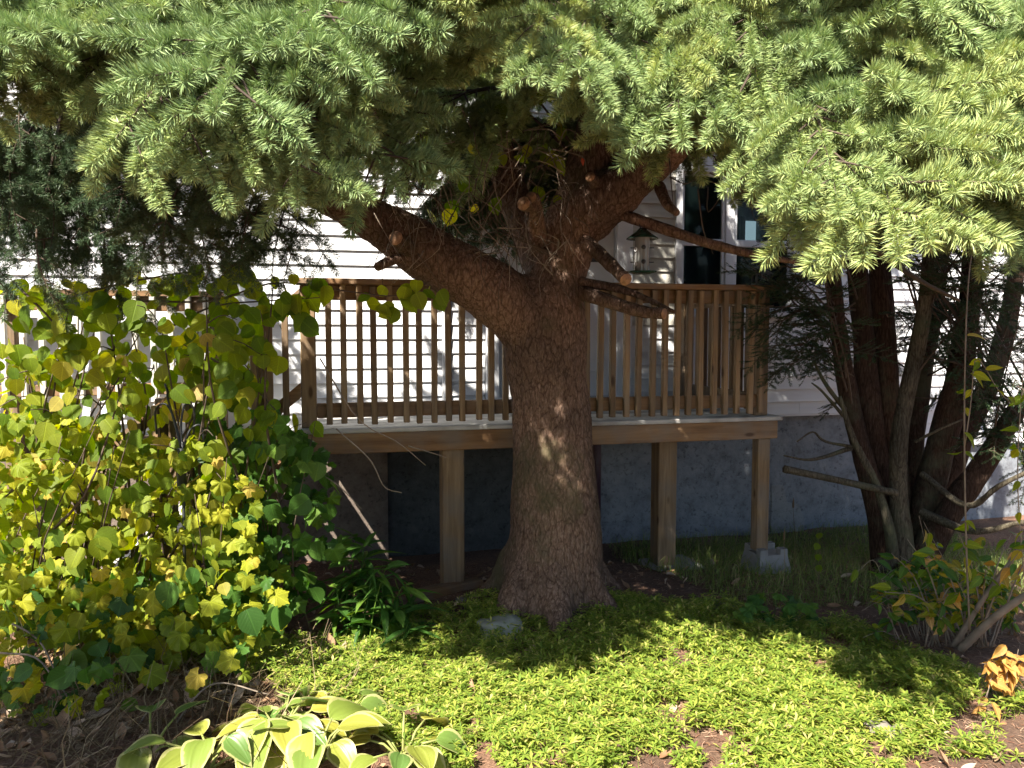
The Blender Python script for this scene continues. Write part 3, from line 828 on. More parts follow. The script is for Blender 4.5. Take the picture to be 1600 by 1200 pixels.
# ---- needle sprays: a few shared meshes, many copies
def perp(d):
    a = np.array((0., 0., 1.)) if abs(d[2]) < .9 else np.array((1., 0., 0.))
    x = np.cross(d, a); x /= np.linalg.norm(x)
    return x, np.cross(x, d)
def needles(V, F, p, d, L, nl, dens, wd, flat=False, rs=npr):
    """needles of one shoot from p along d, length L"""
    n = max(6, int(L * dens))
    t = np.sort(rs.random(n)) ** .93
    x, z = perp(d)
    phi = rs.random(n) * 2 * np.pi
    if flat: phi = np.where(rs.random(n) < .5, 0, np.pi) + rs.normal(0, .35, n)
    a = np.radians(rs.normal(58, 9, n)) * (1 - .55 * np.clip((t - .75) / .25, 0, 1))
    # upturned end of the shoot
    up = np.array((0, 0, 1.)) * (.10 * L)
    base = p + np.outer(t * L, d) + np.outer(t ** 2, up)
    rad = np.outer(np.cos(phi), x) + np.outer(np.sin(phi), z)
    dr = d * np.cos(a)[:, None] + rad * np.sin(a)[:, None]
    if not flat: dr[:, 2] += .16
    dr /= np.linalg.norm(dr, axis=1)[:, None]
    ln = nl * rs.uniform(.75, 1.12, n) * (1 - .25 * np.abs(2 * t - 1) ** 3)
    side = np.cross(dr, rs.normal(0, 1, (n, 3))); side /= np.linalg.norm(side, axis=1)[:, None]
    mid = base + dr * (ln * .45)[:, None]
    tip = base + dr * ln[:, None]; tip += rad * (ln * .06)[:, None] + np.array((0, 0, 1)) * (ln * .05)[:, None]
    q = np.stack([base, mid - side * wd * .5, tip, mid + side * wd * .5], 1).reshape(-1, 3)
    b = sum(len(k) for k in V)
    V.append(q); F.append(np.arange(len(q)).reshape(-1, 4) + b)

def make_spray(seed, L=.42, nl=.027, dens=3500, wd=.0025, flat=False, droop=.25, nside=6, tw=M_twig, nm=M_needle, name='spray', thin=1.0):
    rs = np.random.default_rng(seed)
    V, F = [], []
    tubes = MB()
    ax = [np.array((0., t * L, -droop * L * t * t + .05 * L * math.sin(3 * t))) for t in np.linspace(0, 1, 9)]
    def axp(t):
        k = min(7, int(t * 8)); u = t * 8 - k
        return ax[k] * (1 - u) + ax[k + 1] * u
    tubes.tube([tuple(p) for p in ax], [.0042 - .003 * k / 8 for k in range(9)], 5)
    for k in range(3, 8):
        d = ax[k + 1] - ax[k]; l = np.linalg.norm(d)
        needles(V, F, ax[k], d / l, l, nl * .9, dens * (.9 if k > 4 else .6) * thin, wd, flat, rs)
    d = ax[8] - ax[7]; d /= np.linalg.norm(d)
    needles(V, F, ax[8] - d * .01, d, .075, nl, dens * 1.1 * thin, wd, flat, rs)
    for i in range(nside):
        t = .16 + .78 * i / (nside - 1)
        for s in (-1, 1):
            if rs.random() < .06: continue
            tt = min(.98, t + rs.normal(0, .02))
            p = axp(tt)
            ang = R(rs.normal(50, 7))
            sl = (.24 * (1 - .62 * tt) + .03) * rs.uniform(.8, 1.15) * L / .42
            d = np.array((s * math.sin(ang), math.cos(ang), -.12 - .35 * droop + rs.normal(0, .12))); d /= np.linalg.norm(d)
            pts = [p + d * sl * u + np.array((0, 0, -.12 * droop * sl * u * u)) for u in (0, .35, .7, 1)]
            tubes.tube([tuple(k) for k in pts], [.0026, .0022, .0018, .001], 4, False)
            bare = .12 if sl > .1 else 0
            needles(V, F, p + d * sl * bare, d, sl * (1 - bare), nl, dens * thin, wd, flat, rs)
            if sl > .11:
                for u in (.45,):
                    for s2 in (-1, 1):
                        if rs.random() < .55: continue
                        a2 = R(48) * s2
                        d2 = np.array((d[0] * math.cos(a2) - d[1] * math.sin(a2), d[0] * math.sin(a2) + d[1] * math.cos(a2), d[2] + rs.normal(0, .12))); d2 /= np.linalg.norm(d2)
                        needles(V, F, p + d * sl * u, d2, sl * rs.uniform(.32, .5), nl * .95, dens * thin, wd, flat, rs)
    v = np.concatenate(V); f = np.concatenate(F)
    tv = np.array(tubes.v); tf = [q for q in tubes.f]
    tq = np.array([q for q in tf if len(q) == 4]) + len(v)
    allf = np.concatenate([f, tq])
    mi = np.concatenate([np.zeros(len(f)), np.ones(len(tq))]).astype(int)
    return mesh(name, np.concatenate([v, tv]), allf, [nm, tw], True, mi)
def make_bough(seed, L=.36, nl=.0245, dens=4000, wd=.0019, droop=.2, name='spray', thin=1.0, fill=1.0, nm=None):
    """spruce spray: flat fan of branchlets, each set with short stubby shoots"""
    rs = np.random.default_rng(seed)
    V, F = [], []
    tb_ = MB()
    def seg(p, d, l, k=1.0, den=1.0):
        needles(V, F, p, d, l, nl * k, dens * thin * den, wd, False, rs)
    def rotz(d, a):
        return np.array((d[0]*math.cos(a) - d[1]*math.sin(a), d[0]*math.sin(a) + d[1]*math.cos(a), d[2]))
    def nrm(d): return d / np.linalg.norm(d)
    def bend(n, l, d0, dr):
        pts, p, d = [np.zeros(3)], np.zeros(3), d0.copy()
        for i in range(n):
            d = nrm(d + np.array((rs.normal(0, .05), rs.normal(0, .05), -dr / n)))
            p = p + d * l / n; pts.append(p)
        return pts
    ax = bend(8, L, np.array((0, 1., .12)), droop * 1.6)
    tb_.tube([tuple(p) for p in ax], [.0045 - .0034 * k / 8 for k in range(9)], 5)
    for k in range(4, 8): seg(ax[k], nrm(ax[k+1] - ax[k]), np.linalg.norm(ax[k+1] - ax[k]), .85, .8)
    seg(ax[8] - nrm(ax[8] - ax[7]) * .008, nrm(ax[8] - ax[7]), rs.uniform(.06, .08))
    for k in range(1, 8):
        for s in (-1, 1):
            if rs.random() > fill: continue
            d = nrm(ax[k+1] - ax[k-1])
            d = nrm(rotz(d, s * R(rs.normal(52, 8))) + np.array((0, 0, rs.normal(-.05, .14))))
            l = (.20 * (1 - (k - 1) / 8.5) + .045) * rs.uniform(.75, 1.15) * L / .36
            if k == 1: l *= .75
            nn = max(2, int(l / .045))
            pts = [ax[k] + q for q in bend(nn, l, d, droop * .9)]
            tb_.tube([tuple(p) for p in pts], [.0026 - .0016 * i / nn for i in range(nn + 1)], 4, False)
            for i in range(nn):
                dd = nrm(pts[i+1] - pts[i]); ll = np.linalg.norm(pts[i+1] - pts[i])
                if i > 0 or l < .09: seg(pts[i], dd, ll * 1.1, .95, .9)
            dd = nrm(pts[-1] - pts[-2]); seg(pts[-1] - dd * .006, dd, rs.uniform(.035, .06))
            for i in range(1, nn):
                for s2 in (-1, 1):
                    if rs.random() < .22: continue
                    d2 = nrm(rotz(nrm(pts[i+1] - pts[i]), s2 * R(rs.normal(50, 8))) + np.array((0, 0, rs.normal(0, .2))))
                    seg(pts[i], d2, rs.uniform(.04, .075) * (1 - .35 * i / nn))
    v = np.concatenate(V); f = np.concatenate(F)
    tq = np.array([q for q in tb_.f if len(q) == 4]) + len(v)
    mi = np.concatenate([np.zeros(len(f)), np.ones(len(tq))]).astype(int)
    return mesh(name, np.concatenate([v, np.array(tb_.v)]), np.concatenate([f, tq]), [nm or M_needle, M_twig], True, mi)
SPR = [make_bough(100 + k, droop=.1 + .12 * (k % 5)) for k in range(9)]
SPR_THIN = [make_bough(150 + k, droop=.45, thin=.4, fill=.6, nm=M_needle_shade) for k in range(3)]
SPR_SHADE = [make_bough(180 + k, droop=.3, thin=.8, fill=.8, nm=M_needle_shade) for k in range(3)]

UP = Vector((0, 0, 1))
NSP = [0]
def branch(p0, p1, sag=.15, r0=.014, ns=4, size=1.0, spr=SPR, start=.45, parent=spruce, name='branch', mat=M_twig, spread=38, tilt=.3, thin_n=5, hang=1.0):
    p0, p1 = Vector(p0), Vector(p1)
    L = (p1 - p0).length
    mid = (p0 + p1) / 2 + UP * sag * L + rv(.03 * L)
    pts = [p0 * (1 - t) ** 2 + mid * 2 * t * (1 - t) + p1 * t * t for t in [k / 10 for k in range(11)]]
    bo_ = MB().tube(pts, [r0 * (1 - .82 * k / 10) for k in range(11)], thin_n).build(name, mat, parent, None, True, False)
    for i in range(ns):
        t = start + (1 - start) * (i / max(1, ns - 1)) if ns > 1 else 1.0
        k = min(9, int(t * 10)); p = pts[k].lerp(pts[k + 1], t * 10 - k)
        tg = (pts[k + 1] - pts[k]).normalized()
        sd = tg.cross(UP)
        sd = sd.normalized() if sd.length > .1 else Vector((1, 0, 0))
        if i == ns - 1: d = tg + rv(.08)
        else:
            s = (-1 if i % 2 else 1) * math.tan(R(rnd.gauss(spread, 10)))
            d = tg + sd * s - UP * rnd.uniform(0, .25) + rv(.06)
        d -= UP * rnd.uniform(.1, .8) * hang
        d.normalize()
        nrm = UP + rv(tilt) - Vector((0, 1, 0)) * .9 * hang
        sz = size * rnd.uniform(.82, 1.15)
        obj('spray', rnd.choice(spr), bo_, frame(p - d * .05 * sz, d, nrm, sz)); NSP[0] += 1
    return bo_
def near_path(p, key, lo=.3, hi=1.0):
    P = paths[key]; c_ = P[int(lo * (len(P) - 1)):max(int(lo * (len(P) - 1)) + 1, int(hi * (len(P) - 1)))]
    return min(c_, key=lambda q: (q - p).length + .25 * abs(q.x - p.x))

LEFT = [(-40, 140, 2.3), (-60, 40, 2.2), (0, 10, 2.3), (-30, 220, 2.8), (40, 170, 2.3), (140, 195, 2.4), (55, 70, 2.1), (185, 85, 2.2), (245, 260, 2.6), (215, 170, 2.3), (290, 185, 2.2), (330, 75, 2.1), (405, 270, 2.4), (470, 345, 2.5), (375, 320, 2.5), (405, 150, 2.2), (480, 60, 2.1), (600, 165, 2.6), (655, 150, 2.7), (540, 200, 2.7), (635, 40, 2.2), (745, 5, 2.4), (310, 300, 2.7), (280, 10, 2.2), (120, 10, 2.1), (420, 0, 2.3), (560, 10, 2.3), (20, 250, 2.8), (640, 130, 2.5)]
RIGHT = [(830, 55, 2.3), (810, 150, 2.4), (875, 200, 2.5), (935, 235, 2.5), (1005, 205, 2.6), (1060, 225, 2.7), (960, 130, 2.3), (1050, 60, 2.3), (1070, 160, 2.3), (1145, 175, 2.5), (1230, 205, 2.5), (1180, 180, 2.3), (1300, 310, 2.4), (1300, 395, 2.4), (1400, 415, 2.4), (1385, 335, 2.2), (1505, 405, 2.4), (1280, 225, 2.2), (1350, 255, 2.2), (1430, 240, 2.1), (1480, 320, 2.3), (1560, 250, 2.1), (1580, 160, 2.1), (1500, 150, 2.2), (1400, 130, 2.3), (1250, 110, 2.3), (1450, 40, 2.2), (1560, 40, 2.1), (1200, 10, 2.4), (1590, 330, 2.4), (1630, 300, 2.4), (1560, 340, 2.4), (1650, 220, 2.4), (1605, 390, 2.4), (1560, 395, 2.4), (1650, 360, 2.4), (920, 20, 2.3), (1000, 0, 2.3), (1450, 370, 2.5)]
FRONT = []
TIP = Vector((0, .2, .47))
for (x, y, d) in LEFT:
    d = 2.58 - .45 * y / 400 + rnd.uniform(-.08, .12)
    p1 = at(x, y, d) + TIP
    p0 = near_path(p1 + Vector((.2, .6, .2)), 'l', .45) if x < 560 else near_path(p1, rnd.choice('lm'), .5, .9)
    p0 = p0.lerp(p1 + Vector((rnd.uniform(-.1, .3), 1.2, .55)), .55)
    FRONT.append(NSP[0]); branch(p0, p1, .12, .011, 3, 1.24 * rnd.uniform(1.1, 1.4), start=.5, hang=rnd.uniform(.3, 1.1))
for (x, y, d) in RIGHT:
    d = 2.58 - .45 * y / 400 + rnd.uniform(-.08, .12)
    p1 = at(x, y, d) + TIP
    p0 = near_path(p1, 'r', .35)
    p0 = p0.lerp(p1 + Vector((rnd.uniform(-.4, .1), 1.2, .5)), .5)
    FRONT.append(NSP[0]); branch(p0, p1, .12, .011, 3, 1.24 * rnd.uniform(1.1, 1.4), start=.5, hang=rnd.uniform(.3, 1.1))
# shaded inner and rear sprays
INNER = [(40, 440, 3.3), (-30, 400, 3.3), (-20, 260, 3.3), (20, 340, 3.6), (100, 320, 3.4), (170, 260, 3.3), (250, 320, 3.6), (60, 400, 3.5), (330, 400, 3.7), (150, 440, 3.6), (30, 300, 3.6), (120, 290, 3.7), (90, 380, 3.7), (190, 330, 3.4), (260, 380, 3.3), (300, 420, 3.4), (220, 430, 3.5), (60, 430, 3.9), (160, 400, 3.8), (380, 400, 3.5), (430, 420, 3.6), (330, 340, 3.3), (430, 300, 3.5), (230, 240, 3.5), (620, 90, 3.6), (720, 40, 3.6), (380, 120, 3.5), (120, 150, 3.4), (260, 60, 3.5)]
for (x, y, d) in INNER:
    p1 = at(x, y, d) + TIP * .45; p0 = near_path(p1, 'l', .35)
    branch(p0, p1, .06, .010, 3, 1.2, SPR_THIN * 3 + SPR_SHADE if y > 230 and x < 480 else SPR + SPR_SHADE, start=.4, hang=.25)
for (x, y, d) in [(860, 60, 3.6), (940, 80, 3.6), (1050, 120, 3.5), (1150, 110, 3.4), (1270, 170, 3.4), (1350, 300, 3.4), (1450, 280, 3.4), (1550, 300, 3.4), (1280, 100, 3.5), (1400, 60, 3.5), (1520, 100, 3.4), (1120, 60, 3.6), (1000, 30, 3.6)]:
    p1 = at(x, y, d) + TIP; p0 = near_path(p1, 'r', .3)
    branch(p0, p1, .08, .010, 3, 1.2, SPR, start=.4)
# upper crown round the leader, above the picture
for k in range(30):
    t = .72 + .26 * (k / 29)
    P = paths['t']; p0 = P[min(len(P) - 1, int(t * len(P)))]
    a = k * 2.4 + rnd.uniform(-.3, .3)
    ln = 1.75 - 1.0 * (k / 29)
    p1 = p0 + Vector((math.cos(a) * ln + .25, math.sin(a) * ln * .8, rnd.uniform(-.25, .2)))
    if p1.y < 2.8: p1.y = 2.8
    if p1.x < -.6: p1.x = -.6 + rnd.uniform(0, .3)
    branch(p0, p1, .08, .018, 3, 2.0, SPR, start=.4, hang=.5)
# unseen low boughs off the left limb, added to shade the lower-left ground
for k in range(11):
    p1 = Vector((rnd.uniform(-3.2, -2.3), rnd.uniform(1.25, 1.75), rnd.uniform(1.75, 2.2)))
    branch(paths['l'][-1].lerp(p1, .25), p1, .12, .014, 3, 1.3, SPR, start=.7, hang=.5)
# top of the front crown, over the boughs in view
for k in range(22):
    X = rnd.uniform(-1.6, 2.8); Y = rnd.uniform(3.3, 4.0)
    p1 = Vector((X, Y, rnd.uniform(3.25, 3.9) + .35 * (Y - 2.35)))
    p0 = near_path(p1, 'l' if X < 0 else 'r', .3).lerp(p1 + Vector((0, .8, .3)), .5)
    branch(p0, p1, .1, .014, 3, 1.9, SPR, start=.4, hang=.4)
# shaded sprays behind the fork
for (x, y, d) in [(640, 250, 4.9), (700, 220, 5.1), (760, 260, 5.2), (820, 240, 5.2), (720, 320, 5.2), (790, 340, 5.3), (850, 300, 5.3), (680, 300, 5.0), (1010, 200, 5.1), (1080, 180, 5.0)]:
    p1 = at(x, y, d); p0 = near_path(p1, 'm' if x < 900 else 'r', .3)
    branch(p0, p1, .05, .010, 4, 1.2, SPR_THIN + SPR_SHADE, start=.3, hang=.4)
# rear of the crown, between the limbs and the wall
for (x, y, d) in [(80, 30, 4.7), (760, 60, 5.0), (860, 20, 5.0), (1040, 20, 5.1), (1180, 60, 5.1), (1320, 20, 5.0), (1440, 80, 5.0), (1560, 30, 5.0), (160, 140, 4.6), (1380, 170, 5.0), (1540, 190, 5.0), (1250, 90, 5.1), (700, 90, 5.0)]:
    p1 = at(x, y, d); p0 = near_path(p1, 'l' if x < 700 else 'r', .2)
    branch(p0, p1, .12, .012, 3, 1.6, SPR, start=.35, hang=.6)

# open the crown where sunlight reaches the trunk
gap = random.Random(4)
for n_ in {50, 52, 46, 58, 54, 39, 49, 37, 80, 77, 34} | {i + gap.choice((0, 0, 1)) for i in FRONT if i and gap.random() < .42}:
    bpy.data.objects.remove(bpy.data.objects['spray.%03d' % n_])

# ================================================================== leaf shapes (base at the origin, tip along +y, upper face +z)
def leaf_attr(me, a, b_):
    for nm, val in (('lu', a), ('lv', b_)):
        t_ = me.attributes.new(nm, 'FLOAT', 'POINT'); t_.data.foreach_set('value', np.asarray(val, dtype=np.float32))
    return me
def leaf_mesh(name, outline, mat, fold=.12, curl=.12, wave=0.0):
    """outline: half outline [(y, halfwidth)]; midrib and two edges, folded and curled"""
    v, f = [], []
    n = len(outline)
    for i, (y, h) in enumerate(outline):
        z = -curl * y * y
        wv = wave * math.sin(i * 2.1)
        v += [(-h, y, z + fold * h + wv), (-h * .5, y, z + fold * h * .35), (0, y, z), (h * .5, y, z + fold * h * .35), (h, y, z + fold * h - wv)]
    for i in range(n - 1):
        for k in range(4):
            f.append((5*i + k, 5*i + k + 1, 5*i + k + 6, 5*i + k + 5))
    return leaf_attr(mesh(name, v, f, mat, True), [abs(p[0]) for p in v], [p[1] for p in v])
ROUND = [(-.10, .20), (-.02, .36), (.15, .47), (.38, .50), (.60, .42), (.78, .25), (.90, .09), (1.0, .005)]
OVATE = [(0, .02), (.12, .15), (.32, .24), (.55, .22), (.78, .12), (.92, .04), (1.0, .004)]
LANCE = [(0, .012), (.15, .06), (.4, .095), (.65, .08), (.85, .035), (1.0, .003)]
def lobed_mesh(name, mat, lobes=5, teeth=3, depth=.22, cup=.18):
    """rounded toothed leaf with lobes, fan from the stalk"""
    v = [(0, 0.0, 0)]
    n = lobes * 2 * teeth
    ring = []
    for i in range(n + 1):
        a = R(-150) + R(300) * i / n
        lob = 1 - depth * (0.5 - 0.5 * math.cos(2 * math.pi * lobes * i / n + math.pi)) * .0 - depth * abs(math.sin(math.pi * lobes * i / n + math.pi / 2)) ** .8
        r = .52 * lob * (1 + .045 * (1 if i % 2 else -1)) * (1.0 + .16 * math.cos(a))
        ring.append((math.sin(a) * r, math.cos(a) * r + .12, r, a))
    for (x, y, r, a) in ring: v.append((x * .55, y * .55, cup * .10 * math.cos(lobes * a)))
    for (x, y, r, a) in ring: v.append((x, y, -cup * r * .7 + cup * .22 * math.cos(lobes * a)))
    m_ = n + 1
    f = [(0, 1 + i + 1, 1 + i) for i in range(n)] + [(1 + i, 1 + i + 1, 1 + m_ + i + 1, 1 + m_ + i) for i in range(n)]
    # radiating ribs: the rib coordinate is the angle, folded
    lu, lv = [0], [0]
    for k in range(2):
        for (x, y, r, a) in ring: lu.append(.5 - .5 * abs(math.cos(lobes * a * .6))); lv.append(r * (.55 if k == 0 else 1))
    return leaf_attr(mesh(name, v, f, mat, True), lu, lv)
L_round = [leaf_mesh('leaf', ROUND, M_vine, f_, c_, w_) for f_, c_, w_ in ((.15, .10, .01), (.3, .22, .02), (.05, .05, .015), (-.12, .18, .02))]
L_lobed = [lobed_mesh('leaf', M_lobed, 5, 3, .16, .3), lobed_mesh('leaf', M_lobed, 5, 3, .26, .15), lobed_mesh('leaf', M_lobed, 7, 2, .12, .4)]
L_green = [lobed_mesh('leaf', M_green, 5, 3, .24, .3), lobed_mesh('leaf', M_green, 5, 3, .18, .15), leaf_mesh('leaf', ROUND, M_green, .2, .2, .01)]
L_lance = [leaf_mesh('leaf', LANCE, M_green, .4, c_, .004) for c_ in (.15, .4, .7)]
L_grov = [leaf_mesh('leaf', OVATE, M_green, .3, c_, .01) for c_ in (.1, .3, .5)]
L_aut = [leaf_mesh('leaf', OVATE, M_autumn, .3, c_, .01) for c_ in (.1, .35, .5)]
L_ora = [leaf_mesh('leaf', OVATE, M_orange, .3, c_, .01) for c_ in (.1, .35, .5)]
L_vgr = [leaf_mesh('leaf', OVATE, M_vine, .3, c_, .01) for c_ in (.1, .35, .5)]
CAMP = Vector((0, 0, CAM_H))

def leaf_frame(p, size, down=.7, sunny=.55, face=.45, jit=.45, nrm=None):
    n = SUN * sunny + (CAMP - p).normalized() * face + rv(jit) if nrm is None else nrm
    tip = Vector((rnd.gauss(0, .5), rnd.gauss(0, .35), -down + rnd.gauss(0, .3)))
    return frame(p, tip, n, size)

def stuff_mesh(name, items, parent=None):
    """joins (mesh, matrix) into one mesh object of real leaves"""
    V, F, b = [], [], 0
    cache = {}
    mats = []
    MI, LU, LV = [], [], []
    for me, M in items:
        if me.name not in cache:
            c_ = np.empty(len(me.vertices) * 3, dtype=np.float32); me.vertices.foreach_get('co', c_)
            fl = [tuple(p.vertices) for p in me.polygons]
            f4 = np.array([q if len(q) == 4 else (q[0], q[1], q[2], q[2]) for q in fl])
            if me.materials[0] not in mats: mats.append(me.materials[0])
            at_ = []
            for nm in ('lu', 'lv'):
                q_ = np.zeros(len(me.vertices), dtype=np.float32)
                if nm in me.attributes: me.attributes[nm].data.foreach_get('value', q_)
                at_.append(q_)
            cache[me.name] = (c_.reshape(-1, 3), fl, mats.index(me.materials[0]), at_)
        c_, fl, mi, at_ = cache[me.name]
        LU.append(at_[0]); LV.append(at_[1])
        m3 = np.array(M.to_3x3()); t = np.array(M.translation)
        V.append(c_ @ m3.T + t)
        F += [tuple(i + b for i in q) for q in fl]; MI += [mi] * len(fl)
        b += len(c_)
    return obj(name, leaf_attr(mesh(name, [tuple(p) for p in np.concatenate(V)], F, mats, True, MI), np.concatenate(LU), np.concatenate(LV)), parent)

def plant_leaves(root, items, limit=300, name='leaf', rest='foliage'):
    """largest in view become parts, the rest one joined part"""
    items.sort(key=lambda it: (it[1].translation - CAMP).length / it[1].median_scale)
    for me, M in items[:limit]: obj(name, me, root, M)
    if len(items) > limit:
        o = stuff_mesh(rest, items[limit:], root); o['kind'] = 'stuff'

def stem(root, pts, r0, r1, mat=M_twig, n=12, name='stem', k=6):
    q = [Vector(p) for p in spline([tuple(p) for p in pts], n)]
    return MB().tube(q, [r0 + (r1 - r0) * i / (n - 1) for i in range(n)], k).build(name, mat, root, None, True, False), q

# ------------------------------------------------------------------ vine shrub at the left
vb = at(170, 990, 4.0); vb.z = 0
vine = thing('vine', (vb.x, vb.y, 0), 'round-leaved yellow green vine climbing in front of the stair railing', 'vine')
vitems = []
VST = []
for k in range(26):
    x0 = rnd.uniform(20, 420); d0 = rnd.uniform(3.95, 4.25)
    x1 = x0 + rnd.uniform(-110, 150); y1 = rnd.uniform(430, 600)
    p0 = at(x0, 985, d0); p0.z = gz(p0.x, p0.y) - .02
    p3 = at(x1, y1, rnd.uniform(3.6, 4.15))
    p1 = p0.lerp(p3, .35) + rv(.09); p2 = p0.lerp(p3, .7) + rv(.1)
    o, q = stem(vine, [p0, p1, p2, p3], .011, .003)
    VST.append(q)
    # side shoots
    for j in range(3):
        a = q[rnd.randint(4, 11)]; e = a + Vector((rnd.uniform(-.25, .25), rnd.uniform(-.25, .1), rnd.uniform(-.12, .2)))
        o, q2 = stem(vine, [a, a.lerp(e, .5) + UP * .03, e], .004, .0018, n=6, k=4)
        VST.append(q2)
# horizontal runners to the right along the top of the railing
for pts in ([(215, 470, 3.9), (330, 470, 3.8), (430, 442, 3.75), (540, 455, 3.7), (620, 462, 3.65), (672, 440, 3.6)],
            [(250, 520, 3.9), (330, 480, 3.8), (420, 470, 3.75), (500, 465, 3.7)], [(60, 480, 3.7), (160, 450, 3.7), (260, 430, 3.8), (330, 420, 3.9), (400, 400, 4.0)],
            [(330, 560, 3.9), (380, 590, 3.8), (430, 640, 3.7)], [(20, 440, 3.5), (80, 500, 3.5), (130, 570, 3.6)]):
    o, q = stem(vine, [at(*p) for p in pts], .006, .0025, n=22)
    VST.append(q); VST.append(q)
for q in VST:
    m_ = max(2, int(len(q) * .6))
    for i in range(m_):
        p = rnd.choice(q[2:]) if len(q) > 8 else rnd.choice(q)
        if (p - CAMP).y > 0:
            py = 600 - FPX * ((p.z - CAM_H) / p.y + math.tan(PITCH))
            px = 800 + FPX * p.x / p.y
            if py < 405 or py > 720 or px > 688: continue
        p = p + rv(.035) - UP * .03
        vitems.append((rnd.choice(L_round), leaf_frame(p, rnd.uniform(.06, .105), face=.8)))
UPOLY = [(0, 430), (180, 440), (300, 415), (460, 430), (450, 500), (420, 640), (0, 660)]
n = 0
while n < 230:
    x, y = rnd.uniform(0, 470), rnd.uniform(410, 660)
    if not inpoly(x, y, UPOLY): continue
    if noise.noise(Vector((x / 55, y / 55, 4))) < -.05: continue
    n += 1
    p = at(x, y, rnd.uniform(3.5, 4.2))
    vitems.append((rnd.choice(L_round), leaf_frame(p, rnd.uniform(.05, .095), face=.7)))
plant_leaves(vine, vitems)

bush = thing('lobed_leaf_bush', (vb.x + .1, vb.y - .05, 0), 'dense bush of bright yellow lobed leaves at the left below the vine', 'bush')
bitems = []
BPOLY = [(-60, 640), (120, 650), (330, 690), (400, 760), (410, 900), (350, 1010), (230, 1040), (130, 1000), (-60, 930)]
for k in range(14):
    x0 = rnd.uniform(-20, 380); p0 = at(x0, 985, rnd.uniform(3.9, 4.15)); p0.z = gz(p0.x, p0.y) - .02
    p3 = at(x0 + rnd.uniform(-80, 80), rnd.uniform(660, 800), rnd.uniform(3.4, 3.9))
    stem(bush, [p0, p0.lerp(p3, .5) + rv(.08), p3], .006, .002, n=8, k=5)
n = 0
while n < 1050:
    x, y = rnd.uniform(-60, 420), rnd.uniform(640, 1040)
    if not inpoly(x, y, BPOLY): continue
    n += 1
    lay = rnd.random()
    d = 3.45 + .65 * lay ** .8 + .1 * noise.noise(Vector((x / 60, y / 60, 0)))
    p = at(x, y, d)
    if p.z < .04: p.z = .04 + rnd.random() * .1
    bitems.append((rnd.choice(L_lobed + L_round[:2]), leaf_frame(p, rnd.uniform(.05, .115), sunny=.6, face=.45, jit=.35)))
plant_leaves(bush, bitems)

gb = at(460, 960, 4.15); gb.z = 0
gbush = thing('green_bush', (gb.x, gb.y, 0), 'shaded dark green leafy bush beside the left end of the deck', 'bush')
gitems = []
GPOLY = [(310, 640), (430, 640), (520, 720), (530, 850), (470, 960), (380, 960), (300, 840)]
for k in range(9):
    x0 = rnd.uniform(340, 500); p0 = at(x0, 975, rnd.uniform(4.0, 4.3)); p0.z = gz(p0.x, p0.y) - .02
    p3 = at(x0 + rnd.uniform(-60, 40), rnd.uniform(650, 760), rnd.uniform(3.8, 4.2))
    stem(gbush, [p0, p0.lerp(p3, .5) + rv(.07), p3], .006, .002, n=8, k=5)
n = 0
while n < 330:
    x, y = rnd.uniform(300, 530), rnd.uniform(640, 960)
    if not inpoly(x, y, GPOLY) or noise.noise(Vector((x / 45, y / 45, 9))) < -.25: continue
    n += 1
    p = at(x, y, rnd.uniform(3.75, 4.3))
    gitems.append((rnd.choice(L_green), leaf_frame(p, rnd.uniform(.06, .12), face=.6)))
n = 0
while n < 420:
    x, y = rnd.uniform(-40, 440), rnd.uniform(890, 1130)
    if y > 1140 - max(0, x - 120) * .32 or (y > 1040 and rnd.random() < .5): continue
    n += 1
    p = at(x, y, rnd.uniform(3.3, 3.95) if y < 1040 else rnd.uniform(3.0, 3.4)); p.z = max(p.z, .03 + .12 * rnd.random())
    gitems.append((rnd.choice(L_green + L_lobed), leaf_frame(p, rnd.uniform(.06, .12), face=.5)))
plant_leaves(gbush, gitems)

# lance-leaved clump between bush and trunk
lc = at(590, 985, 4.05); lc.z = 0
lily = thing('lance_leaf_clump', (lc.x, lc.y, 0), 'clump of glossy green pointed leaves between the bush and the spruce trunk', 'plant')
litems = []
for k in range(22):
    x0 = rnd.uniform(520, 650); p0 = at(x0, 985, rnd.uniform(3.85, 4.2)); p0.z = gz(p0.x, p0.y) - .01
    top = p0 + Vector((rnd.uniform(-.12, .12), rnd.uniform(-.12, .1), rnd.uniform(.15, .5) * (1.1 if x0 < 590 else .7)))
    o, q = stem(lily, [p0, p0.lerp(top, .5) + rv(.02), top], .004, .002, M_green, n=7, k=5)
    for i in range(9):
        p = rnd.choice(q[1:]); a = rnd.uniform(0, 6.28)
        tip = Vector((math.cos(a), math.sin(a), rnd.uniform(-.3, .7)))
        big = rnd.random() < .4
        litems.append((rnd.choice(L_grov if big else L_lance), frame(p, tip, UP + rv(.3), rnd.uniform(.10, .17) if big else rnd.uniform(.14, .24))))
plant_leaves(lily, litems)

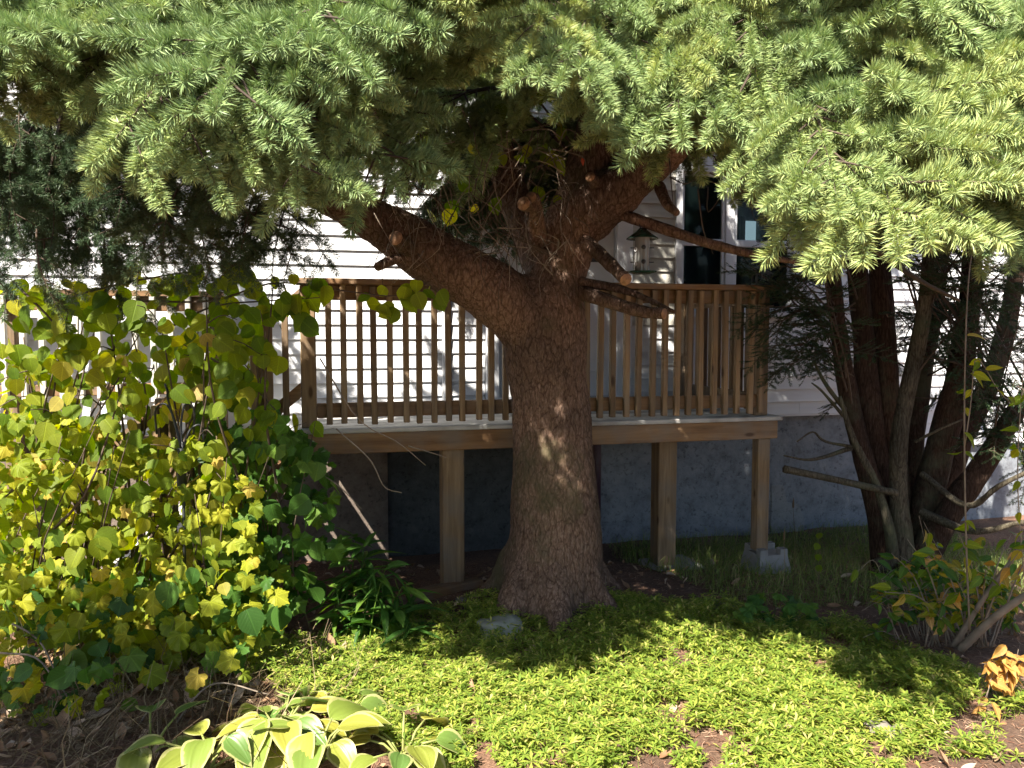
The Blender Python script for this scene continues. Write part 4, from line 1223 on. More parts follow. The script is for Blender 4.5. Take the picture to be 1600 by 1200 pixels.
# ------------------------------------------------------------------ garden hook pole
hk = at(287, 1005, 3.75); hk.z = gz(hk.x, hk.y)
hook = thing('garden_hook', tuple(hk), 'thin dark metal garden pole with curled hooks standing in the left bush', 'garden pole')
ph = at(285, 690, 3.72)
MB().tube([hk - UP * .05, hk.lerp(ph, .5) + Vector((.006, 0, 0)), ph], [.009, .008, .007], 8).build('pole', M_dark, hook, None, True, False)
MB().tube([at(284, 760, 3.715), at(284, 700, 3.715)], [.022, .02], 10).build('collar', M_dark, hook, None, True, False)
for (a, b_, c_, d_, e) in (((284, 705), (274, 660), (260, 632), (243, 640), (245, 678)), ((285, 705), (283, 660), (290, 632), (303, 640), (302, 690)), ((284, 705), (270, 650), (262, 622), (262, 612), (258, 600)), ((286, 700), (297, 672), (312, 664), (318, 680), (314, 715))):
    q = spline([tuple(at(x, y, 3.72 + .02 * i)) for i, (x, y) in enumerate((a, b_, c_, d_, e))], 16)
    MB().tube(q, .0055, 7).build('hook', M_dark, hook, None, True, False)

# ------------------------------------------------------------------ bird feeder
fp = at(1003, 428, 4.28)
feed = thing('bird_feeder', tuple(fp), 'dark green tube bird feeder hanging from the dead spruce branch', 'bird feeder')
FM = W[feed.name]
u_ = 4.28 / FPX
MB().lathe([(0, 0), (14*u_, 0), (22*u_, 2.5*u_), (23*u_, 4*u_), (21*u_, 4*u_), (13*u_, 2*u_), (0, 2*u_)], n=28).build('tray', M_green_metal, feed, FM, True)
MB().lathe([(11.5*u_, 2.2*u_), (11.5*u_, 56*u_)], n=24).build('tube', glassmat('feeder_tube', (0.28, 0.28, 0.27), .25), feed, FM, True, False)
MB().lathe([(0, 3*u_), (9.5*u_, 3*u_), (9.5*u_, 30*u_), (8*u_, 34*u_), (0, 35*u_)], n=18).build('seed', plain('bird_seed', (.06, .05, .045), .8, .6, 300.0, .5), feed, FM, True)
for z in (18, 40):
    MB().tube([(-18*u_, 0, z*u_), (18*u_, 0, z*u_)], .9*u_, 6).build('perch', M_dark, feed, FM, True)
    MB().lathe([(0, 0), (3.5*u_, 0), (3.5*u_, 1.5*u_), (0, 1.5*u_)], n=12).build('feeding_port', M_dark, feed, FM @ Matrix.Translation((0, -11.6*u_, z*u_)) @ Matrix.Rotation(R(90), 4, 'X'), True)
    MB().lathe([(2.4*u_, 0), (2.4*u_, 1.2*u_), (3.4*u_, 1.2*u_), (3.4*u_, 0)], n=12).build('port_ring', M_trim, feed, FM @ Matrix.Translation((-10.5*u_, -5*u_, z*u_ - 3*u_)) @ Matrix.Rotation(R(90), 4, 'X') @ Matrix.Rotation(R(-60), 4, 'Y'), True)
MB().lathe([(0, 71*u_), (5*u_, 70*u_), (10*u_, 65*u_), (17*u_, 60*u_), (24*u_, 55*u_), (25*u_, 53.5*u_), (22*u_, 54*u_), (0, 58*u_)], n=32).build('roof', M_green_metal, feed, FM, True)
MB().tube([Vector((math.cos(a) * 4.5*u_, 0, 75*u_ + math.sin(a) * 6*u_)) for a in np.linspace(-1.3, 4.4, 14)], .9*u_, 6).build('hanger', M_dark, feed, FM, True, False)

# ================================================================== YEW on the right
yb_ = at(1405, 880, 5.35); yb_.z = 0
yew = thing('yew_tree', (yb_.x, yb_.y, 0), 'multi-stemmed reddish brown yew fanning up from one base at the right', 'tree')
YS = [([(1385, 885, 5.3, 30), (1372, 800, 5.3, 27), (1345, 700, 5.3, 22), (1322, 600, 5.35, 20), (1308, 500, 5.4, 19), (1298, 380, 5.4, 16), (1290, 220, 5.4, 12)], M_yew_bark),
      ([(1400, 885, 5.35, 34), (1380, 780, 5.4, 28), (1362, 660, 5.45, 25), (1350, 540, 5.5, 24), (1340, 420, 5.5, 21), (1330, 240, 5.5, 15)], M_yew_bark),
      ([(1405, 880, 5.45, 36), (1398, 760, 5.5, 30), (1388, 640, 5.55, 26), (1380, 500, 5.6, 25), (1372, 380, 5.6, 22), (1360, 200, 5.6, 15)], M_yew_bark),
      ([(1412, 885, 5.22, 30), (1405, 780, 5.2, 21), (1405, 690, 5.15, 19), (1416, 620, 5.15, 18), (1434, 540, 5.15, 17), (1448, 440, 5.1, 15), (1452, 300, 5.1, 11)], M_grey_bark),
      ([(1430, 885, 5.35, 38), (1448, 790, 5.4, 34), (1475, 680, 5.4, 31), (1498, 590, 5.4, 29), (1512, 500, 5.4, 24), (1520, 400, 5.35, 20), (1530, 230, 5.3, 14)], M_yew_bark),
      ([(1435, 885, 5.5, 34), (1470, 780, 5.6, 28), (1500, 690, 5.65, 26), (1545, 600, 5.7, 22), (1575, 500, 5.7, 19), (1600, 350, 5.7, 14)], M_yew_bark),
      ([(1430, 885, 5.25, 34), (1490, 790, 5.2, 28), (1540, 720, 5.15, 24), (1590, 640, 5.1, 20), (1660, 540, 5.1, 15)], M_yew_bark),
      ([(1425, 880, 5.55, 30), (1425, 740, 5.7, 22), (1440, 600, 5.8, 19), (1462, 480, 5.85, 16), (1480, 330, 5.9, 12)], M_yew_bark),
      ([(1375, 885, 5.2, 20), (1395, 860, 5.15, 14), (1370, 760, 5.1, 9), (1335, 690, 5.1, 7), (1312, 620, 5.1, 4)], M_grey_bark)]
ypts = []
for rows, mt in YS:
    P, Rr = smooth_path(rows, 34)
    Rr = [r * .68 for r in Rr]
    v, f = [], []
    n = 16
    v, f = tube(P, Rr, n)
    vv = []
    for i, p in enumerate(v):
        c_ = P[i // n]; dv = p - c_
        fl = 1 + .16 * noise.noise(Vector((p.x * 9, p.y * 9, p.z * 2.2))) + .10 * noise.noise(Vector((p.x * 26, p.y * 26, p.z * 4)))
        vv.append(c_ + dv * fl)
    obj('stem', mesh('stem', vv, f, mt), yew); ypts.append(P)
YSP = [make_spray(300 + k, L=.30, nl=.017, dens=900, wd=.0028, flat=True, droop=.1 + .1 * k, nside=6, nm=M_yew_leaf, name='yew_spray') for k in range(5)]
def ybranch(si, t, x, y, d, ns=3, size=1.0):
    P = ypts[si]; p0 = P[int(t * (len(P) - 1))]
    branch(p0, at(x, y, d), .05, .009, ns, size, YSP, .4, yew, 'yew_branch', M_twig, 45, .35, 5, .25)
for (x, y, d) in [(1215, 400, 5.0), (1230, 450, 5.1), (1225, 500, 5.0), (1215, 540, 5.1), (1260, 370, 5.0), (1255, 420, 5.2), (1270, 480, 5.1), (1265, 530, 5.2), (1240, 340, 5.2), (1280, 320, 5.0), (1235, 570, 5.1), (1290, 440, 4.9), (1190, 430, 5.2), (1300, 500, 4.9), (1310, 350, 4.9), (1200, 480, 5.0)]:
    ybranch(rnd.choice((0, 1)), rnd.uniform(.45, .75), x, y, d, 4)
for (x, y, d) in [(1380, 330, 5.0), (1420, 380, 4.9), (1480, 360, 4.9), (1540, 340, 4.8), (1590, 380, 4.8), (1600, 450, 4.9), (1560, 430, 4.8), (1540, 500, 4.8), (1590, 520, 4.8), (1470, 320, 5.0), (1440, 300, 5.0), (1500, 440, 4.9), (1400, 290, 5.0), (1350, 300, 5.0), (1580, 300, 4.8), (1610, 580, 4.9), (1580, 640, 5.0), (1600, 690, 5.0), (1560, 680, 5.0), (1530, 290, 4.9), (1430, 250, 5.2), (1350, 240, 5.2), (1600, 480, 4.6), (1480, 500, 5.6), (1460, 420, 5.8), (1600, 730, 5.3), (1450, 380, 4.7), (1520, 380, 4.7), (1580, 420, 4.6), (1500, 330, 4.7), (1560, 560, 4.7), (1600, 610, 4.6), (1430, 340, 4.8), (1390, 390, 4.9), (1540, 460, 4.7), (1340, 350, 6.2), (1390, 330, 6.2), (1440, 350, 6.3), (1500, 400, 6.2), (1420, 480, 6.4), (1480, 560, 6.4), (1550, 420, 6.3), (1330, 520, 6.2), (1340, 430, 6.0), (1380, 480, 6.1), (1410, 400, 6.1), (1360, 550, 6.1), (1330, 620, 6.1), (1400, 560, 6.2), (1540, 580, 6.1), (1560, 500, 6.1)]:
    ybranch(rnd.choice((3, 4, 5, 6, 7)), rnd.uniform(.5, .85), x, y, d, 3)
# dead side branches
for rows in ([(1400, 770, 5.1, 6), (1330, 755, 5.0, 6), (1270, 742, 4.95, 6), (1226, 733, 4.9, 7)], [(1330, 700, 5.2, 4), (1270, 718, 5.0, 2.5), (1225, 712, 4.9, 1.2)], [(1345, 700, 5.2, 3), (1290, 690, 5.1, 2.2), (1270, 675, 5.05, 1.5), (1245, 690, 5.0, 1)], [(1320, 640, 5.2, 4), (1290, 600, 5.1, 3), (1272, 566, 5.1, 2)], [(1318, 650, 5.2, 3), (1285, 612, 5.1, 2), (1268, 598, 5.1, 1.2)], [(1440, 740, 5.2, 5), (1510, 790, 4.9, 5), (1560, 760, 4.7, 4), (1620, 730, 4.6, 3)], [(1440, 800, 5.2, 7), (1520, 830, 4.9, 6), (1600, 815, 4.7, 4)], [(1430, 690, 5.1, 3), (1470, 670, 5.0, 2), (1505, 655, 5.0, 1.5)]):
    stub(rows, False, 'dead_branch', M_grey_bark, yew, 6)
# the long dead spruce twig that crosses the stems
stub([(1320, 360, 3.9, 4), (1380, 400, 3.7, 5), (1440, 440, 3.5, 4), (1500, 470, 3.4, 2.5)], False, 'dead_branch', M_twig, spruce, 6)

# ================================================================== ground plants
# sweet woodruff: whorls of narrow leaves on short stalks
def woodruff(n, polytest, name, label, hmax=.085):
    V, F, cnt = [], [], 0
    rs = np.random.default_rng(77)
    made = 0
    while made < n:
        px, py = rs.uniform(300, 1640), rs.uniform(945, 1260)
        if py < 1200 or True:
            dy = (600 - py) / FPX
            Y = -CAM_H / ((-math.sin(PITCH) + dy * math.cos(PITCH)) / (math.cos(PITCH) + dy * math.sin(PITCH)))
        g = (py - 520) / 680
        if rs.random() > (Y / 4.6) ** 2 * 1.0: continue
        if not polytest(px, py): continue
        made += 1
        x = (px - 800) / FPX * Y * 1.0; y = Y + rs.normal(0, .02)
        z0 = gz(x, y); h = rs.uniform(.015, hmax) * (.65 + .9 * max(0, noise.noise(Vector((x * 3, y * 3, 5))) + .4))
        lean = rs.normal(0, .014, 2)
        for wl in range(2 if rs.random() < .5 else 1):
            c0 = np.array((x + lean[0] * (1 - .4 * wl), y + lean[1], z0 + h * (1 - .45 * wl)))
            kk = rs.integers(6, 9); a0 = rs.uniform(0, 6.28); ll = rs.uniform(.022, .050) * (1 if wl == 0 else .9)
            ax = rs.normal(0, .22, 2)
            for k in range(kk):
                a = a0 + 2 * math.pi * k / kk + rs.normal(0, .1)
                el = rs.normal(.28, .2) - (ax[0] * math.cos(a) + ax[1] * math.sin(a))
                d = np.array((math.cos(a) * math.cos(el), math.sin(a) * math.cos(el), math.sin(el)))
                sd = np.array((-math.sin(a), math.cos(a), 0)); nn = np.cross(d, sd)
                l = ll * rs.uniform(.8, 1.1); wd = l * .125
                q = [c0, c0 + d * l * .55 + sd * wd + nn * l * -.02, c0 + d * l + np.array((0, 0, -.18 * l)), c0 + d * l * .55 - sd * wd + nn * l * -.02, c0 + d * l * .55 + np.array((0, 0, -.012 * l)) - nn * wd * .3]
                V += q; b = cnt
                F += [(b, b+1, b+4), (b, b+4, b+3), (b+1, b+2, b+4), (b+4, b+2, b+3)]; cnt += 5
        st = np.array((x, y, z0)); tp = np.array((x + lean[0], y + lean[1], z0 + h))
        V += [st + np.array((.0012, 0, 0)), st - np.array((.0012, 0, 0)), tp]; F.append((cnt, cnt + 1, cnt + 2)); cnt += 3
    o = obj(name, mesh(name, np.array(V), np.array(F), M_wood_ruff))
    o['kind'] = 'stuff'; o['label'] = label; o['category'] = 'ground cover'
    return o
WP = [(640, 960), (760, 965), (950, 955), (1130, 945), (1200, 975), (1320, 975), (1440, 1020), (1510, 1050), (1560, 1085), (1640, 1100), (1640, 1180), (1450, 1200), (1440, 1260), (690, 1260), (600, 1160), (430, 1090), (350, 1060), (380, 1010), (500, 1010), (570, 985)]
def wtest(x, y):
    if not inpoly(x, y, WP): return False
    nn = noise.noise(Vector((x / 70, y / 38, 2.2))) + .5 * noise.noise(Vector((x / 25, y / 14, 7)))
    bare = (-.42 if y < 1110 else -.20) + (.30 if x > 1380 and y > 1090 else 0) + (.15 if y > 1150 else 0)
    return nn > bare
woodruff(9500, wtest, 'ground_cover', 'bright green whorled ground cover carpeting the sunny foreground')

# fallen needles, straw and dead leaves
def strands(name, n, region, mat, l0, l1, wd, label, cat, up=.1, seed=3):
    rs = np.random.default_rng(seed)
    V, F, c_ = [], [], 0
    m_ = 0
    while m_ < n:
        x, y = rs.uniform(*region[0]), rs.uniform(*region[1])
        if len(region) > 2 and not region[2](x, y): continue
        m_ += 1
        z = gz(x, y) + .003
        a = rs.uniform(0, 6.28); l = rs.uniform(l0, l1); el = abs(rs.normal(0, up))
        d = np.array((math.cos(a) * math.cos(el), math.sin(a) * math.cos(el), math.sin(el))); s = np.array((-math.sin(a), math.cos(a), .25)) * wd * rs.uniform(.6, 1.3)
        p = np.array((x, y, z)); bend = np.array((rs.normal(0, .12), rs.normal(0, .12), -.1 * up)) * l
        pts = [p, p + d * l * .5 - bend * .4, p + d * l + bend]
        for k, q in enumerate(pts): V += [q - s * (1 - .3 * k), q + s * (1 - .3 * k)]
        F += [(c_, c_+1, c_+3, c_+2), (c_+2, c_+3, c_+5, c_+4)]; c_ += 6
    o = obj(name, mesh(name, np.array(V), np.array(F), mat)); o['kind'] = 'stuff'; o['label'] = label; o['category'] = cat
    return o
strands('needle_litter', 16000, ((-1.6, 2.9), (2.6, 5.6)), M_litter, .02, .06, .0017, 'brown fallen needles scattered over the bare soil', 'litter', .12, 4)
strands('dry_grass', 2000, ((-2.6, -.75), (2.7, 3.75), lambda x, y: x < -.75 - (3.4 - y) * .15), M_straw, .08, .38, .0022, 'tangled dry straw and dead stalks in the lower left corner', 'dry grass', .5, 8)
strands('lawn_grass', 14000, ((.8, 3.9), (4.55, 7.2), lambda x, y: (MDI @ Vector((x, y, 0))).y < 1.2 and x + .5 * (y - 5) > 1.15 and math.hypot(x - yb_.x, y - yb_.y) > .25), M_grass, .05, .16, .0022, 'shaded tufts of short grass along the house foundation', 'grass', 1.1, 9)
def scatter_leaves(name, n, region, meshes, s0, s1, label, seed):
    r_ = random.Random(seed); items = []
    while len(items) < n:
        x, y = r_.uniform(*region[0]), r_.uniform(*region[1])
        p = Vector((x, y, gz(x, y) + r_.uniform(.004, .02)))
        items.append((r_.choice(meshes), frame(p, Vector((r_.gauss(0, 1), r_.gauss(0, 1), r_.gauss(0, .2))), UP + rv(.35), r_.uniform(s0, s1))))
    o = stuff_mesh(name, items); o['kind'] = 'stuff'; o['label'] = label; o['category'] = 'leaf litter'
L_dead = [leaf_mesh('dead_leaf', OVATE, M_dead, .7, c_, .03) for c_ in (.3, -.5, .8)]
scatter_leaves('leaf_litter', 420, ((-2.3, -.8), (2.75, 3.9)), L_dead, .04, .11, 'brown dead leaves among the straw at lower left', 33)
scatter_leaves('leaf_litter', 620, ((-2.4, 3.2), (2.7, 5.6)), L_dead, .03, .085, 'scattered curled brown dead leaves on the ground', 21)

# ------------------------------------------------------------------ hosta
hb = at(470, 1185, 3.0); hb.z = gz(hb.x, hb.y)
hosta = thing('hosta', tuple(hb), 'hosta with big ribbed green leaves edged in cream in the foreground', 'plant')
def hostamat():
    m, nt, b = newmat('hosta_leaf')
    at_ = nd(nt, 'ShaderNodeAttribute', attribute_name='edge')
    n = nd(nt, 'ShaderNodeTexNoise', Scale=9.0, Detail=4.0); nt.links.new(coords(nt), n.inputs['Vector'])
    ad = nd(nt, 'ShaderNodeMath', operation='MULTIPLY_ADD'); ad.inputs[1].default_value = .35; nt.links.new(n.outputs[0], ad.inputs[0]); nt.links.new(at_.outputs['Fac'], ad.inputs[2])
    oi = nd(nt, 'ShaderNodeObjectInfo')
    g1 = ramp(nt, oi.outputs['Random'], [(0, (.12, .22, .05)), (.5, (.22, .29, .05)), (1, (.40, .36, .06))])
    e = ramp(nt, ad.outputs[0], [(.95, (0, 0, 0)), (1.16, (.8, .8, .8))])
    c_ = mixc(nt, e, g1, (.50, .48, .20))
    nt.links.new(c_, b.inputs['Base Color']); b.inputs['Roughness'].default_value = .4
    tr_ = nd(nt, 'ShaderNodeBsdfTranslucent'); nt.links.new(c_, tr_.inputs[0])
    mx = nd(nt, 'ShaderNodeMixShader'); mx.inputs[0].default_value = .35
    nt.links.new(b.outputs[0], mx.inputs[1]); nt.links.new(tr_.outputs[0], mx.inputs[2]); nt.links.new(mx.outputs[0], nt.nodes['Material Output'].inputs['Surface'])
    return m
M_hosta = hostamat()
def hosta_leaf(seed, curl):
    rs = random.Random(seed); v, f, e = [], [], []
    ny, nx_ = 14, 16
    for j in range(ny + 1):
        t = j / ny
        h = .36 * (math.sin(math.pi * min(1, t * 1.02) ** .72) ** .8) * (1 - .12 * t) if t < 1 else .0
        h = max(h, .004)
        for i in range(nx_ + 1):
            u = i / nx_ * 2 - 1
            rib = .020 * math.cos(u * 20) * (1 - abs(u)) * min(1, h * 6)
            z = .20 * abs(u) * h * 1.4 - curl * t * t + rib + .02 * math.sin(7 * t + 3 * u + seed) * abs(u)
            v.append((u * h, t, z)); e.append(max(abs(u), (t - .55) / .45))
    for j in range(ny):
        for i in range(nx_):
            q = j * (nx_ + 1) + i; f.append((q, q + 1, q + nx_ + 2, q + nx_ + 1))
    me = mesh('leaf', v, f, M_hosta)
    a = me.attributes.new('edge', 'FLOAT', 'POINT'); a.data.foreach_set('value', e)
    return me
HL = [hosta_leaf(k, .15 + .16 * k) for k in range(4)]
M_pet = leafmat('hosta_stalk', [(0, (.25, .30, .08)), (1, (.35, .36, .12))], .2)
k = 0
for (cx, cy, cd, nl_, sc_) in ((440, 1190, 2.95, 20, 1.0), (500, 1230, 2.85, 10, .95), (630, 1230, 2.85, 11, .9), (330, 1230, 2.8, 8, .85), (235, 1215, 2.85, 4, .8), (540, 1200, 3.1, 5, .8)):
    c0 = at(cx, cy, cd); c0.z = gz(c0.x, c0.y)
    for i in range(nl_):
        a = 2 * math.pi * (i * .382) + rnd.gauss(0, .2)
        rr = rnd.uniform(.05, .15); hh = rnd.uniform(.07, .19) * sc_
        p = c0 + Vector((math.cos(a) * rr, math.sin(a) * rr, hh))
        dirv = Vector((math.cos(a), math.sin(a), rnd.uniform(-.35, .25)))
        s_ = rnd.uniform(.15, .22) * sc_
        obj('leaf', HL[k % 4], hosta, frame(p, dirv, UP + rv(.2), s_)); k += 1
        MB().tube([c0 + rv(.012), c0.lerp(p, .6) + UP * .02, p + dirv.normalized() * .01], [.006, .005, .0035], 6).build('stalk', M_pet, hosta, None, True, False)

# ------------------------------------------------------------------ right-hand autumn shrub
sb_ = at(1490, 1010, 3.75); sb_.z = gz(sb_.x, sb_.y)
shrub = thing('autumn_shrub', tuple(sb_), 'straggly shrub with pale canes and yellowing leaves at the lower right', 'shrub')
sit = []
def cane(root, pts, r0, r1, leaves, meshes, items, s0=.05, s1=.09, mat=M_drytwig, n=14):
    o, q = stem(root, [at(*p) for p in pts], r0, r1, mat, n, 'cane', 6)
    for i in range(leaves):
        p = rnd.choice(q[3:]); a = rnd.uniform(0, 6.28)
        items.append((rnd.choice(meshes), frame(p + rv(.008), Vector((math.cos(a), math.sin(a) * .7, rnd.uniform(-.9, .2))), UP * .6 - Vector((0, .7, 0)) + rv(.45), rnd.uniform(s0, s1))))
    return q
for k in range(22):
    x0 = rnd.uniform(1440, 1560); x1 = rnd.uniform(1370, 1640); y1 = rnd.uniform(790, 960); d1 = rnd.uniform(3.4, 4.2)
    cane(shrub, [(x0, 1010, 3.8), ((x0 + x1) / 2, (1000 + y1) / 2 - 25, (3.8 + d1) / 2), (x1, y1, d1)], .005, .0015, 9, L_aut + L_vgr + L_grov, sit)
cane(shrub, [(1500, 1015, 3.7), (1560, 960, 3.6), (1640, 905, 3.5)], .022, .016, 0, L_aut, sit)
cane(shrub, [(1490, 1010, 3.75), (1540, 930, 3.7), (1600, 850, 3.7)], .016, .008, 0, L_aut, sit)
for k in range(14):
    x0 = rnd.uniform(1350, 1460); y0 = rnd.uniform(880, 1000)
    cane(shrub, [(x0 + 40, 1000, 3.9), (x0 + 10, y0 - 10, 3.9), (x0 - 20, y0, 3.8)], .003, .0012, 6, L_vgr + L_grov + L_grov, sit)
cane(shrub, [(1515, 985, 3.6), (1510, 860, 3.55), (1507, 700, 3.5), (1508, 560, 3.5), (1514, 430, 3.55), (1530, 330, 3.6)], .005, .003, 14, L_vgr, sit, .05, .085, n=24)
cane(shrub, [(1507, 700, 3.5), (1517, 630, 3.48), (1526, 560, 3.45), (1560, 610, 3.45), (1580, 630, 3.45)], .003, .0015, 9, L_vgr, sit, .05, .085)
cane(shrub, [(1600, 900, 3.6), (1590, 740, 3.55), (1600, 560, 3.5)], .003, .002, 12, L_vgr, sit, .05, .085)
for k in range(20):
    x0 = rnd.uniform(1420, 1600); x1 = x0 + rnd.uniform(-70, 70)
    cane(shrub, [(x0, 1000, 4.1), (x0, 930, 4.1), (x1, rnd.uniform(800, 930), rnd.uniform(3.9, 4.3))], .004, .0012, 12, L_aut + L_vgr + L_grov + L_grov, sit, .04, .085)
plant_leaves(shrub, sit)
ob_ = at(1560, 1110, 3.25); ob_.z = gz(ob_.x, ob_.y)
seed = thing('orange_seedling', tuple(ob_), 'low sprig of orange autumn leaves at the right edge of the foreground', 'plant')
sit2 = []
for k in range(9):
    x1 = rnd.uniform(1510, 1640)
    cane(seed, [(1575, 1110, 3.3), ((1575 + x1) / 2, 1050 + rnd.uniform(-20, 20), 3.25), (x1, rnd.uniform(1010, 1095), 3.2)], .0025, .001, 8, L_ora, sit2, .05, .085, n=8)
plant_leaves(seed, sit2)
# lobed weed in front of the pier block
wb_ = at(1215, 985, 4.15); wb_.z = gz(wb_.x, wb_.y)
weed = thing('lobed_weed', tuple(wb_), 'low green lobed-leaf weed in front of the concrete pier block', 'plant')
wit = []
for k in range(34):
    a = rnd.uniform(0, 6.28); r_ = rnd.uniform(.02, .22)
    p = wb_ + Vector((math.cos(a) * r_ * 1.1, math.sin(a) * r_ * .6, rnd.uniform(.06, .21) * (1.15 - r_ * 2)))
    MB().tube([wb_ + Vector((rnd.uniform(-.04, .04), 0, 0)), p], [.002, .0013], 4).build('stalk', M_green, weed, None, True, False)
    wit.append((rnd.choice(L_green[:2]), frame(p, Vector((math.cos(a), math.sin(a) - .6, -.3)), UP + Vector((0, -.6, 0)) + rv(.25), rnd.uniform(.06, .10))))
plant_leaves(weed, wit)
# tall weeds with seed heads near the foundation
for k, (x, y, tp, d, lab) in enumerate([(1240, 905, 795, 4.9, 'thin pale grass stalk with a seed head right of the corner post'), (1277, 915, 830, 4.8, 'thin weed stalk with round dry leaves near the foundation'), (1222, 880, 845, 4.7, 'short dry grass stalk close to the pier block')]):
    p0 = at(x, y, d); p0.z = gz(p0.x, p0.y); p1 = at(x + rnd.uniform(-4, 6), tp, d)
    w_ = thing('weed_stalk', tuple(p0), lab, 'weed')
    stem(w_, [p0, p0.lerp(p1, .5) + Vector((.012, 0, 0)), p1], .0022, .0013, M_straw, 8, 'stalk', 5)
    if k != 1: MB().lathe([(0, 0), (.006, .012), (.007, .035), (.003, .06), (0, .075)], n=8).build('seed_head', M_straw, w_, Matrix.Translation(p1), True)
    else:
        for j in range(4):
            p = p0.lerp(p1, .45 + .17 * j); obj('leaf', rnd.choice(L_round), w_, leaf_frame(p, .045, face=.8))

# ------------------------------------------------------------------ stones
def stone(name, px, py, d, sx, sy, sz, mat, label, seed, rz=0.0):
    p = at(px, py, d); p.z = gz(p.x, p.y)
    import bmesh
    bm = bmesh.new(); bmesh.ops.create_icosphere(bm, subdivisions=4, radius=1.0)
    for v in bm.verts:
        c_ = v.co; q = Vector([math.copysign(abs(k) ** .72, k) for k in c_])
        q *= 1 + .26 * noise.noise(c_ * 1.4 + Vector((seed, 0, 0))) + .05 * noise.noise(c_ * 5 + Vector((seed, 0, 0)))
        v.co = Vector((q.x * sx, q.y * sy, q.z * sz))
    me = bpy.data.meshes.new(name); bm.to_mesh(me); bm.free(); me.materials.append(mat)
    me.polygons.foreach_set('use_smooth', np.ones(len(me.polygons), dtype=bool))
    return tag(obj(name, me, None, Matrix.Translation(p + UP * sz * .55) @ Matrix.Rotation(rz, 4, 'Z')), label, 'stone')
stone('stone', 783, 960, 4.02, .125, .075, .062, M_stone, 'grey flat-topped stone at the left foot of the spruce trunk', 3.0, .25)
stone('stone', 1130, 938, 4.5, .06, .045, .028, M_pale_stone, 'small pale stone in the needle litter left of the pier block', 7.0)
stone('stone', 1365, 1155, 3.05, .07, .045, .035, M_pale_stone, 'low pale stone sunk in the ground cover at lower right', 12.0, -.3)
stone('stone', 1405, 1162, 3.05, .035, .03, .024, M_pale_stone, 'small pale pebble beside the low stone at lower right', 15.0, .4)
stone('stone', 720, 918, 4.55, .035, .025, .015, M_pale_stone, 'tiny white pebble left of the trunk beside the deck post', 19.0, .4)

# fallen plank at the foot of the left deck post
a, b_ = at(640, 920, 4.62), at(730, 908, 4.85)
a.z = gz(a.x, a.y) + .03; b_.z = gz(b_.x, b_.y) + .03
tag(MB().box(-.30, .30, -.05, .05, -.03, .03, .004).build('timber', M_wood_h, None, Matrix.Translation((a + b_) / 2) @ Matrix.Rotation(math.atan2(b_.y - a.y, b_.x - a.x), 4, 'Z')), 'short brown timber lying at the foot of the left deck post', 'timber')

# ------------------------------------------------------------------ dead twigs, hanging stems and climbing leaves in the fork
for k in range(230):
    x, y = rnd.uniform(570, 900), rnd.uniform(200, 400); d = rnd.uniform(3.85, 4.4)
    p = at(x, y, d)
    q = p + Vector((rnd.uniform(-.22, .22), rnd.uniform(-.2, .05), rnd.uniform(-.34, .12)))
    stem(spruce, [p, p.lerp(q, .5) + rv(.04), q + Vector((0, 0, -.03))],   .0032, .0012, M_drytwig if rnd.random() < .65 else M_twig, 8, 'dead_twig', 4)
for k in range(34):
    x = rnd.uniform(200, 500); y = rnd.uniform(230, 380)
    p = at(rnd.uniform(260, 520), 300, 3.9); q = at(rnd.uniform(0, 330), rnd.uniform(300, 450), rnd.uniform(3.4, 3.9))
    if k > 16: p = at(rnd.uniform(1030, 1200), rnd.uniform(240, 300), 3.6); q = p + Vector((rnd.uniform(-.1, .3), rnd.uniform(-.2, .1), rnd.uniform(-.3, .05)))
    stem(spruce, [p, p.lerp(q, .5) + rv(.05), q], .004, .001, M_twig, 9, 'dead_twig', 4)
cit = []
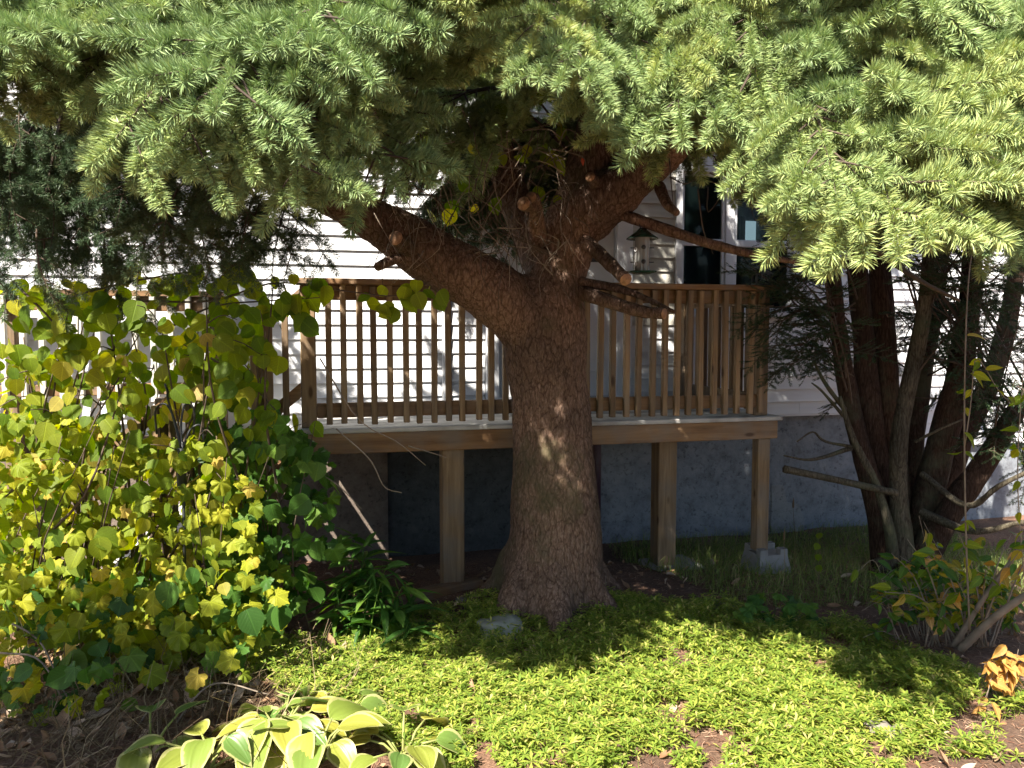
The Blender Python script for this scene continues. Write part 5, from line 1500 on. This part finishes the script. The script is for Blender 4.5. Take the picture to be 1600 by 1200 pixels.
for k in range(46):
    x, y = rnd.uniform(650, 880), rnd.uniform(140, 350)
    p = at(x, y, rnd.uniform(4.2, 4.7)); cit.append((rnd.choice(L_round), leaf_frame(p, rnd.uniform(.06, .10), face=.8)))
climb = thing('climbing_vine', tuple(paths['m'][6]), 'vine leaves climbing through dead twigs in the fork of the spruce', 'vine')
for k in range(5):
    stem(climb, [at(840 + k * 8, 400, 4.35), at(800 - k * 12, 330, 4.35), at(700 + k * 40, 180, 4.5)], .004, .0015, M_twig, 12)
plant_leaves(climb, cit)
# red leaves caught in the spruce
for (x, y, d, lab) in [(925, 45, 2.5, 'red leaf caught high in the sunlit spruce sprays'), (910, 262, 4.2, 'red leaf on the dark bark of the right spruce limb')]:
    tag(obj('fallen_leaf', leaf_mesh('fallen_leaf', OVATE, M_red, .5, .4, .02), None, frame(at(x, y - 15, d), Vector((.1, -.2, -1)), Vector((0, -1, .2)),   .042 if d < 3 else .04)), lab, 'leaf')
# twigs in front of the beam at the left
tb = thing('bare_twig', tuple(at(500, 640, 3.95)), 'pale bare twig arching in front of the deck beam at the left', 'twig')
for pts in ([(500, 560, 3.9), (560, 655, 3.85), (620, 690, 3.85), (665, 727, 3.85)], [(638, 697, 3.85), (670, 706, 3.85), (697, 715, 3.85)], [(525, 670, 3.9), (578, 718, 3.85), (600, 760, 3.85), (628, 770, 3.85)], [(500, 740, 3.9), (530, 760, 3.85), (565, 795, 3.85)]):
    stem(tb, [at(*p) for p in pts], .004, .0018, M_drytwig, 12, 'stem', 5)
# bent dead canes lower left
cn = thing('dead_cane', tuple(at(110, 1130, 3.4)), 'bent brown dead canes arching over the straw at lower left', 'cane')
for pts in ([(0, 965, 3.5), (60, 1000, 3.4), (95, 1070, 3.3), (130, 1135, 3.2)], [(0, 1020, 3.4), (60, 1030, 3.35), (95, 1090, 3.3), (105, 1150, 3.2)], [(200, 1160, 3.1), (225, 1120, 3.1), (240, 1100, 3.1)], [(260, 1150, 3.1), (330, 1070, 3.2), (420, 1085, 3.2)]):
    stem(cn, [at(*p) for p in pts], .005, .003, M_drytwig, 14, 'stem', 6)
